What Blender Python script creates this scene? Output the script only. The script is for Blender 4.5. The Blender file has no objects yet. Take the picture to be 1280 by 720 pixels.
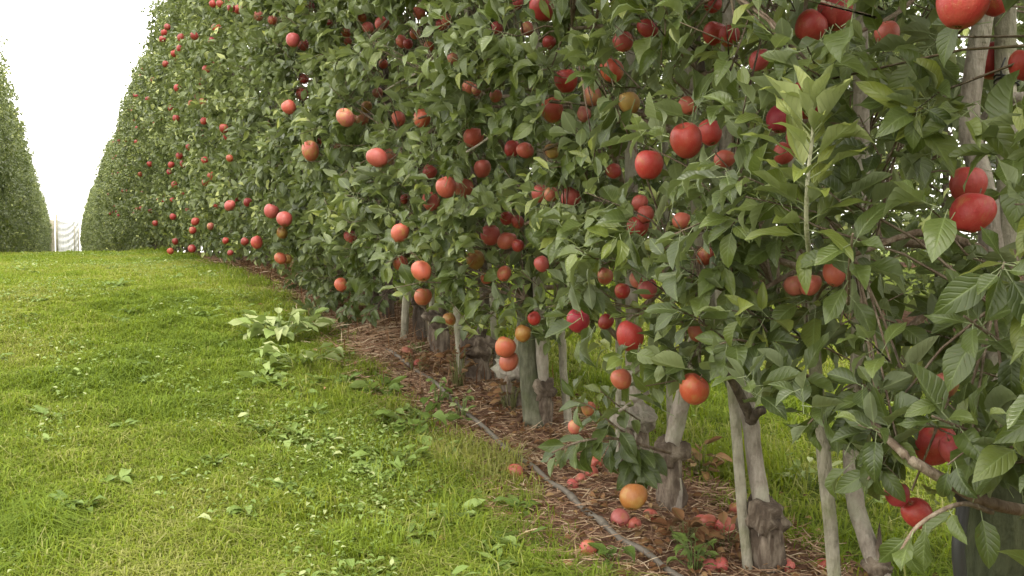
import bpy, math, random
import numpy as np
from mathutils import Vector, Matrix, noise as mnoise

scene = bpy.context.scene
C = scene.collection
R = math.radians

# ------------------------------------------------------------------ camera
CAM_Z = 1.25
YAW, PITCH, FPX = R(24.5), R(2.8), 1230.0
cam_data = bpy.data.cameras.new("camera")
cam_data.sensor_width = 36.0
cam_data.lens = 36.0 * FPX / 1280.0
cam_data.clip_start = 0.05
cam_data.clip_end = 3000.0
cam = bpy.data.objects.new("camera", cam_data)
C.objects.link(cam)
cam.location = (0, 0, CAM_Z)
cam.rotation_euler = (math.pi / 2 - PITCH, 0, -YAW)
scene.camera = cam

# ------------------------------------------------------------------ overcast daylight
SUN_EL, SUN_AZ = R(56), R(190)          # azimuth clockwise from +Y (the direction the rows run)
world = bpy.data.worlds.new("World")
scene.world = world
world.use_nodes = True
nt = world.node_tree
nt.nodes.clear()
sky = nt.nodes.new("ShaderNodeTexSky")
sky.sky_type = 'NISHITA'
sky.sun_disc = False
sky.sun_elevation = SUN_EL
sky.sun_rotation = SUN_AZ
sky.air_density = 1.0
sky.dust_density = 4.0
hs = nt.nodes.new("ShaderNodeHueSaturation")
hs.inputs['Saturation'].default_value = 0.25
mixc = nt.nodes.new("ShaderNodeMix")
mixc.data_type = 'RGBA'
mixc.inputs[0].default_value = 0.78     # cloud cover veils the clear sky
mixc.inputs[7].default_value = (12.2, 11.8, 10.9, 1)
bg = nt.nodes.new("ShaderNodeBackground")
bg.inputs['Strength'].default_value = 0.12
wo = nt.nodes.new("ShaderNodeOutputWorld")
nt.links.new(sky.outputs[0], hs.inputs['Color'])
nt.links.new(hs.outputs[0], mixc.inputs[6])
nt.links.new(mixc.outputs[2], bg.inputs['Color'])
nt.links.new(bg.outputs[0], wo.inputs['Surface'])

sun_d = bpy.data.lights.new("sun", 'SUN')
sun_d.energy = 1.3
sun_d.angle = R(20)
sun_d.color = (1.0, 0.93, 0.80)
sun = bpy.data.objects.new("sun", sun_d)
C.objects.link(sun)
to_sun = Vector((math.sin(SUN_AZ) * math.cos(SUN_EL), math.cos(SUN_AZ) * math.cos(SUN_EL), math.sin(SUN_EL)))
sun.rotation_euler = to_sun.to_track_quat('Z', 'Y').to_euler()
sun.location = to_sun * 60

vs = scene.view_settings
vs.view_transform = 'Standard'
vs.look = 'None'
vs.exposure = 1.62
vs.gamma = 1.0
vs.use_curve_mapping = False
scene.cycles.use_denoising = True
scene.cycles.max_bounces = 8
scene.cycles.diffuse_bounces = 4
scene.cycles.transmission_bounces = 4
scene.cycles.glossy_bounces = 3

# ------------------------------------------------------------------ small maths
random.seed(7)
rng = np.random.default_rng(11)
Fv = np.array([math.sin(YAW) * math.cos(PITCH), math.cos(YAW) * math.cos(PITCH), -math.sin(PITCH)])
Rv = np.array([math.cos(YAW), -math.sin(YAW), 0.0])
Uv = np.cross(Rv, Fv)
EYE = np.array([0, 0, CAM_Z])

def ray(px, py):
    return Fv + (px - 640) / FPX * Rv - (py - 360) / FPX * Uv

def project(p):
    q = np.asarray(p) - EYE
    d = q @ Fv
    dd = np.maximum(d, 1e-6)
    return 640 + FPX * (q @ Rv) / dd, 360 - FPX * (q @ Uv) / dd, d

def at_depth(px, py, d):
    return EYE + ray(px, py) * d

def at_x(px, py, x):
    r = ray(px, py)
    return EYE + r * (x / r[0])

def unit(a):
    return a / np.maximum(np.linalg.norm(a, axis=-1, keepdims=True), 1e-9)

_gs = np.array([-400, -20, 0, 1.2, 2.4, 3.3, 4.2, 5.4, 6.5, 7.6, 9.5, 11.6, 13.5, 15, 17, 20, 26, 40, 100, 1500.])
_gz = np.array([-9, -2.0, -1.26, -1.13, -0.99, -0.91, -0.79, -0.61, -0.47, -0.36, -0.30, -0.26, -0.225, -0.21, -0.225, -0.28, -0.42, -0.8, -2.1, -31.])
_ds = np.arange(-400, 1500, 0.1)
_dz = np.interp(_ds, _gs, _gz)
_k = np.exp(-0.5 * (np.arange(-20, 21) / 7.0) ** 2)
_k /= _k.sum()
_dz = np.convolve(np.pad(_dz, 20, mode='edge'), _k, mode='valid')

def ground(x, y):
    """height of the terrain: it climbs along the rows to a crest and falls away behind it"""
    return CAM_Z + np.interp(y, _ds, _dz)

def on_ground(px, py, lift=0.0):
    r = ray(px, py)
    t = 1.5
    while t < 60:
        p = EYE + r * t
        if p[2] <= ground(p[0], p[1]) + lift:
            return p
        t += 0.01
    return EYE + r * 15

# ------------------------------------------------------------------ mesh and object helpers
def mesh_from(name, verts, tris, mats, attrs=None, smooth=True, mat_idx=None):
    """verts (N,3), tris (M,3) arrays; attrs: name -> (N,) floats or (N,3) vectors on the points"""
    me = bpy.data.meshes.new(name)
    verts = np.asarray(verts, dtype=np.float32)
    tris = np.asarray(tris, dtype=np.int32)
    me.vertices.add(len(verts))
    me.vertices.foreach_set("co", verts.ravel())
    me.loops.add(tris.size)
    me.loops.foreach_set("vertex_index", tris.ravel())
    me.polygons.add(len(tris))
    me.polygons.foreach_set("loop_start", np.arange(0, tris.size, 3, dtype=np.int32))
    if smooth:
        me.polygons.foreach_set("use_smooth", np.ones(len(tris), dtype=bool))
    if mat_idx is not None:
        me.polygons.foreach_set("material_index", np.asarray(mat_idx, dtype=np.int32))
    for k, v in (attrs or {}).items():
        v = np.asarray(v, dtype=np.float32)
        if v.ndim == 1:
            a = me.attributes.new(k, 'FLOAT', 'POINT')
            a.data.foreach_set("value", v)
        else:
            a = me.attributes.new(k, 'FLOAT_VECTOR', 'POINT')
            a.data.foreach_set("vector", v.ravel())
    for m in (mats if isinstance(mats, (list, tuple)) else [mats]):
        me.materials.append(m)
    me.update()
    me.validate()
    return me

def link(name, me, parent=None, loc=None, mat=None):
    o = bpy.data.objects.new(name, me)
    C.objects.link(o)
    if parent is not None:
        o.parent = parent
    if loc is not None:
        o.location = loc
    if mat is not None:
        o.matrix_local = mat
    return o

def tag(o, label=None, cat=None, group=None, kind=None):
    if label:
        o['label'] = label
    if cat:
        o['category'] = cat
    if group:
        o['group'] = group
    if kind:
        o['kind'] = kind
    return o

def empty(name, loc, label, cat, group=None):
    o = bpy.data.objects.new(name, None)
    C.objects.link(o)
    o.empty_display_size = 0.1
    o.location = tuple(float(v) for v in loc)
    return tag(o, label, cat, group)

class Soup:
    """collects triangle pieces that become ONE mesh"""
    def __init__(self):
        self.v, self.t, self.n, self.a = [], [], 0, {}
    def add(self, v, t, **attrs):
        v = np.asarray(v, dtype=float)
        self.v.append(v)
        self.t.append(np.asarray(t, dtype=int) + self.n)
        for k, val in attrs.items():
            self.a.setdefault(k, []).append(np.broadcast_to(val, (len(v),) + np.shape(val)[1:]) if np.ndim(val) else np.full(len(v), val))
        self.n += len(v)
        return self
    def mesh(self, name, mats, smooth=True, origin=(0, 0, 0)):
        v = np.concatenate(self.v) - np.asarray(origin, dtype=float)
        return mesh_from(name, v, np.concatenate(self.t), mats, {k: np.concatenate(x) for k, x in self.a.items()}, smooth)

def tube(pts, radii, sides=8, cap=True, bump=0.0, seed=0):
    pts = np.asarray(pts, dtype=float)
    n = len(pts)
    radii = np.broadcast_to(radii, (n,)).astype(float)
    d = np.gradient(pts, axis=0)
    d = unit(d)
    ref = np.array([1.0, 0.13, 0.21]) if abs(d[0][0]) < 0.8 else np.array([0.1, 1.0, 0.2])
    u = unit(np.cross(d, ref))
    w = np.cross(d, u)
    a = np.linspace(0, 2 * math.pi, sides, endpoint=False)
    rr = radii[:, None] * np.ones((1, sides))
    if bump:
        g = np.random.default_rng(seed)
        rr = rr * (1 + bump * g.uniform(-1, 1, (n, sides)))
    v = pts[:, None, :] + rr[..., None] * (np.cos(a)[None, :, None] * u[:, None, :] + np.sin(a)[None, :, None] * w[:, None, :])
    v = v.reshape(-1, 3)
    i, j = np.meshgrid(np.arange(n - 1), np.arange(sides), indexing='ij')
    a0 = (i * sides + j).ravel(); a1 = (i * sides + (j + 1) % sides).ravel()
    b0 = a0 + sides; b1 = a1 + sides
    t = np.concatenate([np.stack([a0, a1, b1], 1), np.stack([a0, b1, b0], 1)])
    if cap:
        v = np.concatenate([v, pts[:1], pts[-1:]])
        c0, c1 = n * sides, n * sides + 1
        k = np.arange(sides)
        t = np.concatenate([t, np.stack([np.full(sides, c0), (k + 1) % sides, k], 1),
                            np.stack([np.full(sides, c1), (n - 1) * sides + k, (n - 1) * sides + (k + 1) % sides], 1)])
    return v, t

def smooth_path(pts, n):
    pts = np.asarray(pts, dtype=float)
    if len(pts) < 3:
        k = np.linspace(0, 1, n)[:, None]
        return pts[0] * (1 - k) + pts[-1] * k
    P = np.concatenate([[2 * pts[0] - pts[1]], pts, [2 * pts[-1] - pts[-2]]])
    out = []
    for q in np.linspace(0, len(pts) - 1 - 1e-6, n):
        i = int(q); f = q - i
        p0, p1, p2, p3 = P[i], P[i + 1], P[i + 2], P[i + 3]
        out.append(0.5 * ((2 * p1) + (-p0 + p2) * f + (2 * p0 - 5 * p1 + 4 * p2 - p3) * f * f + (-p0 + 3 * p1 - 3 * p2 + p3) * f ** 3))
    return np.array(out)

# ------------------------------------------------------------------ materials
class NT:
    def __init__(self, name):
        self.m = bpy.data.materials.new(name)
        self.m.use_nodes = True
        self.t = self.m.node_tree
        self.t.nodes.clear()
        self.out = self.n("ShaderNodeOutputMaterial")
    def n(self, kind, **kw):
        x = self.t.nodes.new(kind)
        for k, v in kw.items():
            setattr(x, k, v)
        return x
    def l(self, a, b):
        self.t.links.new(a, b)
    def val(self, sock, v):
        if isinstance(v, bpy.types.NodeSocket):
            self.l(v, sock)
        else:
            sock.default_value = v
    def math(self, op, a, b=0.0, clamp=False):
        x = self.n("ShaderNodeMath", operation=op, use_clamp=clamp)
        self.val(x.inputs[0], a); self.val(x.inputs[1], b)
        return x.outputs[0]
    def mix(self, f, a, b, blend='MIX'):
        x = self.n("ShaderNodeMix", data_type='RGBA', blend_type=blend)
        self.val(x.inputs[0], f); self.val(x.inputs[6], a); self.val(x.inputs[7], b)
        return x.outputs[2]
    def ramp(self, f, stops):
        x = self.n("ShaderNodeValToRGB")
        e = x.color_ramp.elements
        while len(e) < len(stops):
            e.new(0.5)
        for el, (p, c) in zip(e, stops):
            el.position = p
            el.color = tuple(c) + (1,) if len(c) == 3 else c
        self.val(x.inputs[0], f)
        return x.outputs[0]
    def noise(self, vec, scale, detail=3, rough=0.55):
        x = self.n("ShaderNodeTexNoise")
        x.inputs['Scale'].default_value = scale
        x.inputs['Detail'].default_value = detail
        x.inputs['Roughness'].default_value = rough
        if vec is not None:
            self.l(vec, x.inputs['Vector'])
        return x.outputs[0]
    def attr(self, name):
        return self.n("ShaderNodeAttribute", attribute_name=name)
    def scale_vec(self, v, s):
        x = self.n("ShaderNodeVectorMath", operation='MULTIPLY')
        self.l(v, x.inputs[0]); x.inputs[1].default_value = s
        return x.outputs[0]
    def bump(self, h, strength, dist):
        x = self.n("ShaderNodeBump")
        x.inputs['Strength'].default_value = strength
        x.inputs['Distance'].default_value = dist
        self.l(h, x.inputs['Height'])
        return x.outputs[0]
    def pbr(self, color, rough=0.6, spec=0.3, normal=None):
        b = self.n("ShaderNodeBsdfPrincipled")
        self.val(b.inputs['Base Color'], color)
        self.val(b.inputs['Roughness'], rough)
        self.val(b.inputs['Specular IOR Level'], spec)
        if normal is not None:
            self.l(normal, b.inputs['Normal'])
        return b.outputs[0]
    def done(self, sh):
        self.l(sh, self.out.inputs['Surface'])
        return self.m

def leaf_material(name, stops, back, trans_col, trans=0.25, rough=0.42, spec=0.45):
    k = NT(name)
    tint = k.attr("tint").outputs['Fac']
    obj = k.n("ShaderNodeObjectInfo").outputs['Random']
    uvn = k.n("ShaderNodeSeparateXYZ")
    k.l(k.attr("leafuv").outputs['Vector'], uvn.inputs[0])
    u, v = uvn.outputs[0], k.math('ABSOLUTE', uvn.outputs[1])
    one = k.n("ShaderNodeObjectInfo").outputs['Alpha']       # single leaf objects carry their own tint
    t2 = k.math('ADD', tint, k.math('MULTIPLY', k.math('SUBTRACT', 1.0, one), 1.0))
    col = k.ramp(t2, stops)
    rib = k.math('POWER', k.math('SUBTRACT', 1.0, v, clamp=True), 14.0)
    side = k.math('SINE', k.math('MULTIPLY', k.math('SUBTRACT', u, k.math('MULTIPLY', v, 0.28)), 46.0))
    side = k.math('POWER', k.math('MULTIPLY', k.math('ADD', side, 1.0), 0.5), 6.0)
    gc = k.n("ShaderNodeNewGeometry")
    blot = k.noise(gc.outputs['Position'], 55.0, 3)
    col = k.mix(k.math('MULTIPLY', blot, 0.35), col, k.mix(0.5, col, (0.10, 0.13, 0.03, 1)))
    spots = k.ramp(k.noise(gc.outputs['Position'], 130.0, 2), [(0.69, (0, 0, 0)), (0.76, (1, 1, 1))])
    col = k.mix(k.math('MULTIPLY', spots, 0.55), col, (0.13, 0.085, 0.03, 1))
    col = k.mix(k.math('MULTIPLY', side, 0.09), col, (0.16, 0.21, 0.08, 1))
    col = k.mix(k.math('MULTIPLY', rib, 0.5), col, (0.22, 0.28, 0.10, 1))
    under = k.mix(k.math('MULTIPLY', rib, 0.5), k.mix(0.45, col, back), (0.30, 0.34, 0.17, 1))
    col = k.mix(gc.outputs['Backfacing'], col, under)
    h = k.math('ADD', k.math('MULTIPLY', side, -0.5), k.math('MULTIPLY', rib, -1.0))
    nrm = k.bump(h, 0.35, 0.004)
    rg = k.math('ADD', k.math('MULTIPLY', gc.outputs['Backfacing'], 0.3), k.math('ADD', rough, k.math('MULTIPLY', blot, 0.12)))
    p = k.pbr(col, rg, spec, nrm)
    tr = k.n("ShaderNodeBsdfTranslucent")
    k.l(k.mix(0.5, col, trans_col), tr.inputs['Color'])
    ms = k.n("ShaderNodeMixShader")
    ms.inputs[0].default_value = trans
    k.l(p, ms.inputs[1]); k.l(tr.outputs[0], ms.inputs[2])
    return k.done(ms.outputs[0])

LEAF = leaf_material("apple_leaf",
    [(0.0, (0.038, 0.056, 0.013)), (0.42, (0.079, 0.107, 0.022)), (0.72, (0.130, 0.158, 0.029)), (0.86, (0.20, 0.225, 0.036)), (0.95, (0.43, 0.47, 0.16))],
    (0.26, 0.29, 0.19, 1), (0.18, 0.24, 0.02, 1), trans=0.25, rough=0.36, spec=0.55)
GRASS = leaf_material("grass_blade",
    [(0.0, (0.110, 0.172, 0.013)), (0.4, (0.205, 0.268, 0.018)), (0.75, (0.30, 0.315, 0.034)), (0.88, (0.37, 0.335, 0.10)), (1.0, (0.47, 0.41, 0.20))],
    (0.16, 0.22, 0.05, 1), (0.30, 0.40, 0.02, 1), trans=0.4, rough=0.6, spec=0.12)
WEED = leaf_material("weed_leaf",
    [(0.0, (0.085, 0.14, 0.022)), (0.5, (0.14, 0.21, 0.04)), (0.85, (0.23, 0.31, 0.09)), (1.0, (0.38, 0.42, 0.20))],
    (0.25, 0.30, 0.14, 1), (0.24, 0.34, 0.03, 1), trans=0.3, rough=0.5, spec=0.3)
DRY = leaf_material("withered_leaf",
    [(0.0, (0.080, 0.026, 0.016)), (0.35, (0.17, 0.065, 0.033)), (0.65, (0.27, 0.135, 0.068)), (0.85, (0.36, 0.25, 0.13)), (1.0, (0.30, 0.105, 0.02))],
    (0.24, 0.17, 0.11, 1), (0.30, 0.16, 0.06, 1), trans=0.15, rough=0.7, spec=0.15)

def straw_material():
    k = NT("dry_straw")
    tint = k.attr("tint").outputs['Fac']
    c = k.ramp(tint, [(0, (0.12, 0.055, 0.034)), (0.4, (0.27, 0.155, 0.095)), (0.8, (0.44, 0.305, 0.19)), (1, (0.58, 0.46, 0.32))])
    return k.done(k.pbr(c, 0.75, 0.15))
STRAW = straw_material()

def bark_material(name, dark, mid, light, scale=1.0, rough=0.85, moss=None):
    k = NT(name)
    g = k.n("ShaderNodeNewGeometry").outputs['Position']
    st = k.scale_vec(g, (1.0, 1.0, 0.25))
    a = k.noise(st, 60 * scale, 5, 0.65)
    b = k.noise(g, 14 * scale, 4, 0.6)
    c = k.ramp(k.math('ADD', k.math('MULTIPLY', a, 0.55), k.math('MULTIPLY', b, 0.5)), [(0.3, dark), (0.5, mid), (0.72, light)])
    if moss:
        mk = k.ramp(k.noise(g, 9 * scale, 4), [(0.5, (0, 0, 0)), (0.66, (1, 1, 1))])
        c = k.mix(k.math('MULTIPLY', mk, 0.6), c, moss)
    nrm = k.bump(k.math('ADD', a, k.math('MULTIPLY', b, 1.5)), 1.0, 0.012)
    return k.done(k.pbr(c, rough, 0.2, nrm))
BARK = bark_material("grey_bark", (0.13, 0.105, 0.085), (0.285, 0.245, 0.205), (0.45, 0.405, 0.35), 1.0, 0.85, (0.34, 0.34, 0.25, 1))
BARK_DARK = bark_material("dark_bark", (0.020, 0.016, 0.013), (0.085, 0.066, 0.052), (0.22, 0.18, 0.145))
GRAFT = bark_material("rough_graft_bark", (0.018, 0.013, 0.010), (0.10, 0.074, 0.055), (0.32, 0.265, 0.205), 0.6)
TWIG = bark_material("brown_twig_bark", (0.07, 0.045, 0.03), (0.16, 0.115, 0.08), (0.30, 0.25, 0.19))
YOUNG = bark_material("pale_young_shoot", (0.20, 0.19, 0.12), (0.36, 0.35, 0.24), (0.50, 0.49, 0.36))
ANCHOR = bark_material("dark_green_treated_wood", (0.016, 0.019, 0.010), (0.045, 0.052, 0.028), (0.09, 0.10, 0.055), 0.7, 0.8, (0.05, 0.065, 0.02, 1))
STAKE = bark_material("weathered_stake_wood", (0.14, 0.125, 0.095), (0.29, 0.265, 0.205), (0.42, 0.39, 0.31), 1.0, 0.8, (0.16, 0.17, 0.08, 1))
POST = bark_material("green_grey_post_wood", (0.030, 0.030, 0.020), (0.085, 0.085, 0.055), (0.18, 0.175, 0.12), 0.7, 0.8, (0.07, 0.085, 0.03, 1))

def plain(name, c, rough=0.6, spec=0.3, var=0.25, sc=40):
    k = NT(name)
    g = k.n("ShaderNodeNewGeometry").outputs['Position']
    a = k.noise(g, sc, 4)
    col = k.mix(k.math('MULTIPLY', a, var * 2), tuple(x * (1 - var) for x in c) + (1,), tuple(min(1, x * (1 + var)) for x in c) + (1,))
    return k.done(k.pbr(col, rough, spec, k.bump(a, 0.25, 0.002)))
HOSE = plain("grey_hose_plastic", (0.145, 0.125, 0.10), 0.6, 0.3, 0.4, 30)
RUBBER = plain("black_hose_rubber", (0.028, 0.028, 0.028), 0.5, 0.4)
WIRE = plain("galvanised_wire", (0.20, 0.20, 0.19), 0.5, 0.5)
NET = plain("white_hail_netting", (0.62, 0.63, 0.64), 0.8, 0.2, 0.12, 3)
CALYX = plain("dry_calyx", (0.16, 0.10, 0.05), 0.8, 0.1)

def apple_material():
    k = NT("apple_skin")
    oi = k.n("ShaderNodeObjectInfo")
    tc = k.n("ShaderNodeTexCoord").outputs['Object']
    off = k.n("ShaderNodeCombineXYZ")
    k.l(k.math('MULTIPLY', oi.outputs['Random'], 37.0), off.inputs[0])
    k.l(k.math('MULTIPLY', oi.outputs['Random'], 11.0), off.inputs[2])
    add = k.n("ShaderNodeVectorMath", operation='ADD')
    k.l(tc, add.inputs[0]); k.l(off.outputs[0], add.inputs[1])
    pos = add.outputs[0]
    sep = k.n("ShaderNodeSeparateXYZ"); k.l(tc, sep.inputs[0])
    big = k.noise(pos, 1.7, 2)
    ang = k.math('ARCTAN2', sep.outputs[1], sep.outputs[0])
    sv = k.n("ShaderNodeCombineXYZ")
    k.l(k.math('MULTIPLY', k.math('SINE', ang), 9.0), sv.inputs[0])
    k.l(k.math('MULTIPLY', k.math('COSINE', ang), 9.0), sv.inputs[1])
    k.l(k.math('MULTIPLY', sep.outputs[2], 1.6), sv.inputs[2])
    sa = k.n("ShaderNodeVectorMath", operation='ADD')
    k.l(sv.outputs[0], sa.inputs[0]); k.l(off.outputs[0], sa.inputs[1])
    streak = k.noise(sa.outputs[0], 1.6, 4, 0.7)
    blush = k.math('SUBTRACT', k.math('ADD', k.math('MULTIPLY', big, 1.0), k.math('MULTIPLY', streak, 0.45)),
                   k.math('MULTIPLY', oi.outputs['Alpha'], 0.62))
    m = k.ramp(blush, [(0.22, (0, 0, 0)), (0.52, (1, 1, 1))])
    ground_c = k.mix(streak, (0.33, 0.22, 0.045, 1), (0.40, 0.24, 0.08, 1))
    red = k.mix(k.math('MULTIPLY', streak, 1.0), oi.outputs['Color'], k.mix(0.55, oi.outputs['Color'], (0.10, 0.005, 0.008, 1)))
    red = k.mix(k.ramp(k.noise(pos, 4.5, 3), [(0.45, (0, 0, 0)), (0.75, (0.35, 0.35, 0.35))]), red, k.mix(0.5, red, (0.42, 0.20, 0.12, 1)))
    c = k.mix(m, red, ground_c)
    vor = k.n("ShaderNodeTexVoronoi"); vor.inputs['Scale'].default_value = 10.5
    k.l(pos, vor.inputs['Vector'])
    dots = k.ramp(vor.outputs['Distance'], [(0.05, (0.45, 0.45, 0.45)), (0.14, (0, 0, 0))])
    c = k.mix(dots, c, (0.48, 0.27, 0.15, 1))
    pit = k.ramp(sep.outputs[2], [(0.0, (0, 0, 0)), (1, (0, 0, 0))])
    rad = k.math('SQRT', k.math('ADD', k.math('POWER', sep.outputs[0], 2.0), k.math('POWER', sep.outputs[1], 2.0)))
    cup = k.math('SUBTRACT', 1.0, k.math('MULTIPLY', rad, 6.5), clamp=True)
    c = k.mix(k.math('MULTIPLY', cup, 0.75), c, (0.22, 0.16, 0.05, 1))
    rg = k.math('ADD', 0.34, k.math('MULTIPLY', k.noise(pos, 3.0, 2), 0.2))
    return k.done(k.pbr(c, rg, 0.42, k.bump(k.noise(pos, 22, 2), 0.12, 0.02)))
APPLE = apple_material()

def soil_material():
    k = NT("brown_litter_soil")
    g = k.n("ShaderNodeNewGeometry").outputs['Position']
    a = k.noise(g, 26, 6, 0.7); b = k.noise(g, 3.0, 3)
    c = k.ramp(a, [(0.3, (0.075, 0.040, 0.028)), (0.5, (0.20, 0.115, 0.078)), (0.7, (0.33, 0.22, 0.15))])
    c = k.mix(k.math('MULTIPLY', b, 0.5), c, (0.16, 0.075, 0.045, 1))
    return k.done(k.pbr(c, 0.95, 0.1, k.bump(a, 1.0, 0.03)))
SOIL = soil_material()

def turf_material():
    k = NT("turf_thatch")
    g = k.n("ShaderNodeNewGeometry").outputs['Position']
    a = k.noise(g, 30, 6, 0.7); b = k.noise(g, 0.9, 4)
    c = k.ramp(a, [(0.3, (0.045, 0.065, 0.012)), (0.52, (0.10, 0.14, 0.02)), (0.72, (0.17, 0.20, 0.04))])
    c = k.mix(k.math('MULTIPLY', b, 0.5), c, (0.14, 0.16, 0.03, 1))
    return k.done(k.pbr(c, 0.95, 0.1, k.bump(a, 1.0, 0.04)))
TURF = turf_material()

# ------------------------------------------------------------------ terrain
ROWS = (-1.6, 1.9, 5.75, 9.6)
def sheet(name, xs, ys, lift, mat, bumpy=0.0, edge=0.0, label=None):
    X, Y = np.meshgrid(xs, ys)
    g = np.random.default_rng(len(name))
    if edge:
        for col in (0, -1):
            ph = g.uniform(0, 9)
            X[:, col] += edge * (np.sin(Y[:, col] * 2.3 + ph) * 0.5 + np.sin(Y[:, col] * 6.1 + 2 * ph) * 0.35 + g.uniform(-0.4, 0.4, len(ys)))
    if edge:            # the soil spreads a little wider where the bank is steep
        X[:, :4] -= 0.13 * np.clip((4.9 - Y[:, :4]) / 1.8, 0, 1) * np.array([1, 0.8, 0.5, 0.25])
    Z = ground(X, Y) + lift
    if bumpy:
        inner = np.ones_like(Z)
        if edge:
            inner[:, 0] = inner[:, -1] = 0
        Z = Z + bumpy * g.uniform(0.1, 1, Z.shape) * inner
    v = np.stack([X, Y, Z], -1).reshape(-1, 3)
    nx, ny = len(xs), len(ys)
    i, j = np.meshgrid(np.arange(ny - 1), np.arange(nx - 1), indexing='ij')
    a = (i * nx + j).ravel(); b = a + 1; c = a + nx; d = c + 1
    o = link(name, mesh_from(name, v, np.concatenate([np.stack([a, b, d], 1), np.stack([a, d, c], 1)]), mat))
    return tag(o, kind='structure')

ys = np.concatenate([[-400, -100, -30, -10], np.arange(-4, 24, 0.25), np.arange(24, 60, 1.5), [70, 90, 120, 200, 400, 800, 1400]])
xs = np.concatenate([[-1400, -400, -100, -30], np.arange(-8, 12.1, 1.0), [30, 100, 400, 1400]])
sheet('ground', xs, ys, 0.0, TURF)
sy = np.concatenate([np.arange(-3, 18, 0.07), np.arange(18, 90, 1.0)])
for rx in ROWS:
    sheet('soil_strip', np.linspace(rx - 0.53, rx + 0.30, 12), sy, 0.006, SOIL, bumpy=0.022, edge=0.10)

# ------------------------------------------------------------------ leaves
def leaf_template(n=5, width=0.52, fold=0.25, curl=0.5, wave=0.05, phase=0.0, petiole=True, pet=0.3, twist=0.0):
    """unit-length apple leaf: base at 0, tip at 1 along x; returns verts, tris, (u, v)"""
    V, UV, T = [], [], []
    def bend(t):
        a = curl * t
        if abs(curl) < 1e-4:
            return t, 0.0
        return math.sin(a) / curl, -(1 - math.cos(a)) / curl
    x, z = bend(0.0)
    V.append((x, 0, z)); UV.append((0, 0))
    for k in range(1, n):
        t = (k / n) ** 0.92
        w = 0.5 * width * (math.sin(math.pi * t ** 0.80)) ** 0.9
        x, z = bend(t)
        for s in (-1, 0, 1):
            up = (fold * w if s else 0) + (wave * math.sin(t * 9 + phase + s * 1.1) if s else 0)
            tw = twist * t * s * w
            V.append((x + up * math.sin(curl * t) * 0.6, s * w, z + up + tw)); UV.append((t, s))
    x, z = bend(1.0)
    V.append((x, 0, z)); UV.append((1, 0))
    tip = len(V) - 1
    T += [(0, 2, 1), (0, 3, 2)]
    for k in range(n - 2):
        a = 1 + 3 * k; b = a + 3
        T += [(a, a + 1, b + 1), (a, b + 1, b), (a + 1, a + 2, b + 2), (a + 1, b + 2, b + 1)]
    a = 1 + 3 * (n - 2)
    T += [(a, a + 1, tip), (a + 1, a + 2, tip)]
    if petiole:
        r = 0.014
        b0 = len(V)
        for (px, pz) in ((-pet, 0.05 * pet), (0.03, 0.0)):
            for q in range(3):
                an = q * 2.094
                V.append((px, r * math.cos(an), pz + r * math.sin(an) - 0.006)); UV.append((0.0, 0.0))
        for q in range(3):
            p, m = q, (q + 1) % 3
            T += [(b0 + p, b0 + m, b0 + 3 + m), (b0 + p, b0 + 3 + m, b0 + 3 + p)]
    T = [(a, c, b) for a, b, c in T]
    return np.array(V), np.array(T), np.array([(u, v, 0) for u, v in UV])

_g = np.random.default_rng(5)
def variants(n_seg, count, petiole, **kw):
    out = []
    for q in range(count):
        out.append(leaf_template(n_seg, width=_g.uniform(0.40, 0.55), fold=_g.uniform(0.15, 1.0), curl=_g.uniform(0.1, 1.5) * (1 if q % 4 else -0.35),
                                 wave=_g.uniform(0.015, 0.075), phase=_g.uniform(0, 6), petiole=petiole, twist=_g.uniform(-0.35, 0.35), **kw))
    return out
HI = variants(6, 10, True)
MID = [leaf_template(4, 0.46 + 0.016 * q, 0.1 + 0.07 * q, (0.1 + 0.12 * q) * (1 if q % 4 else -0.4), 0.03, q, True) for q in range(10)]
LOW = [leaf_template(3, 0.46 + 0.02 * q, 0.1 + 0.1 * q, 0.2 + 0.2 * q, 0.02, q, False) for q in range(6)]
assert all((np.abs(v) < 3).all() for v, t, u in HI + MID + LOW)

def check_up(tpl):
    v, t, u = tpl
    n = np.cross(v[t[2:3, 1]] - v[t[2:3, 0]], v[t[2:3, 2]] - v[t[2:3, 0]])[0]
    return n[2]
def flip_to_up(lst):
    return [(v, t if check_up((v, t, u)) > 0 else t[:, [0, 2, 1]], u) for v, t, u in lst]
HI, MID, LOW = flip_to_up(HI), flip_to_up(MID), flip_to_up(LOW)

def frames(d, n):
    d = unit(d)
    n = unit(n - (n * d).sum(1, keepdims=True) * d)
    return d, np.cross(n, d), n

def leaves_mesh_arrays(P, D, N, L, tint, tpls, seed=0):
    """all leaves of one plant as one vertex/triangle array"""
    g = np.random.default_rng(seed)
    D, B, N = frames(D, N)
    kind = g.integers(0, len(tpls), len(P))
    V, T, U, A, off = [], [], [], [], 0
    for q, (tv, tt, tu) in enumerate(tpls):
        m = np.where(kind == q)[0]
        if not len(m):
            continue
        v = P[m, None] + L[m, None, None] * (tv[None, :, 0:1] * D[m, None] + tv[None, :, 1:2] * B[m, None] + tv[None, :, 2:3] * N[m, None])
        k = len(tv)
        V.append(v.reshape(-1, 3))
        T.append((tt[None] + (np.arange(len(m)) * k)[:, None, None]).reshape(-1, 3) + off)
        U.append(np.tile(tu, (len(m), 1)))
        A.append(np.repeat(tint[m], k))
        off += len(m) * k
    return np.concatenate(V), np.concatenate(T), np.concatenate(U), np.concatenate(A)

def half_width(h):
    return np.interp(h, [0.1, 0.5, 0.9, 1.5, 2.4, 3.2, 3.8, 4.1], [0.36, 0.50, 0.60, 0.63, 0.58, 0.46, 0.30, 0.16])

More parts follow.
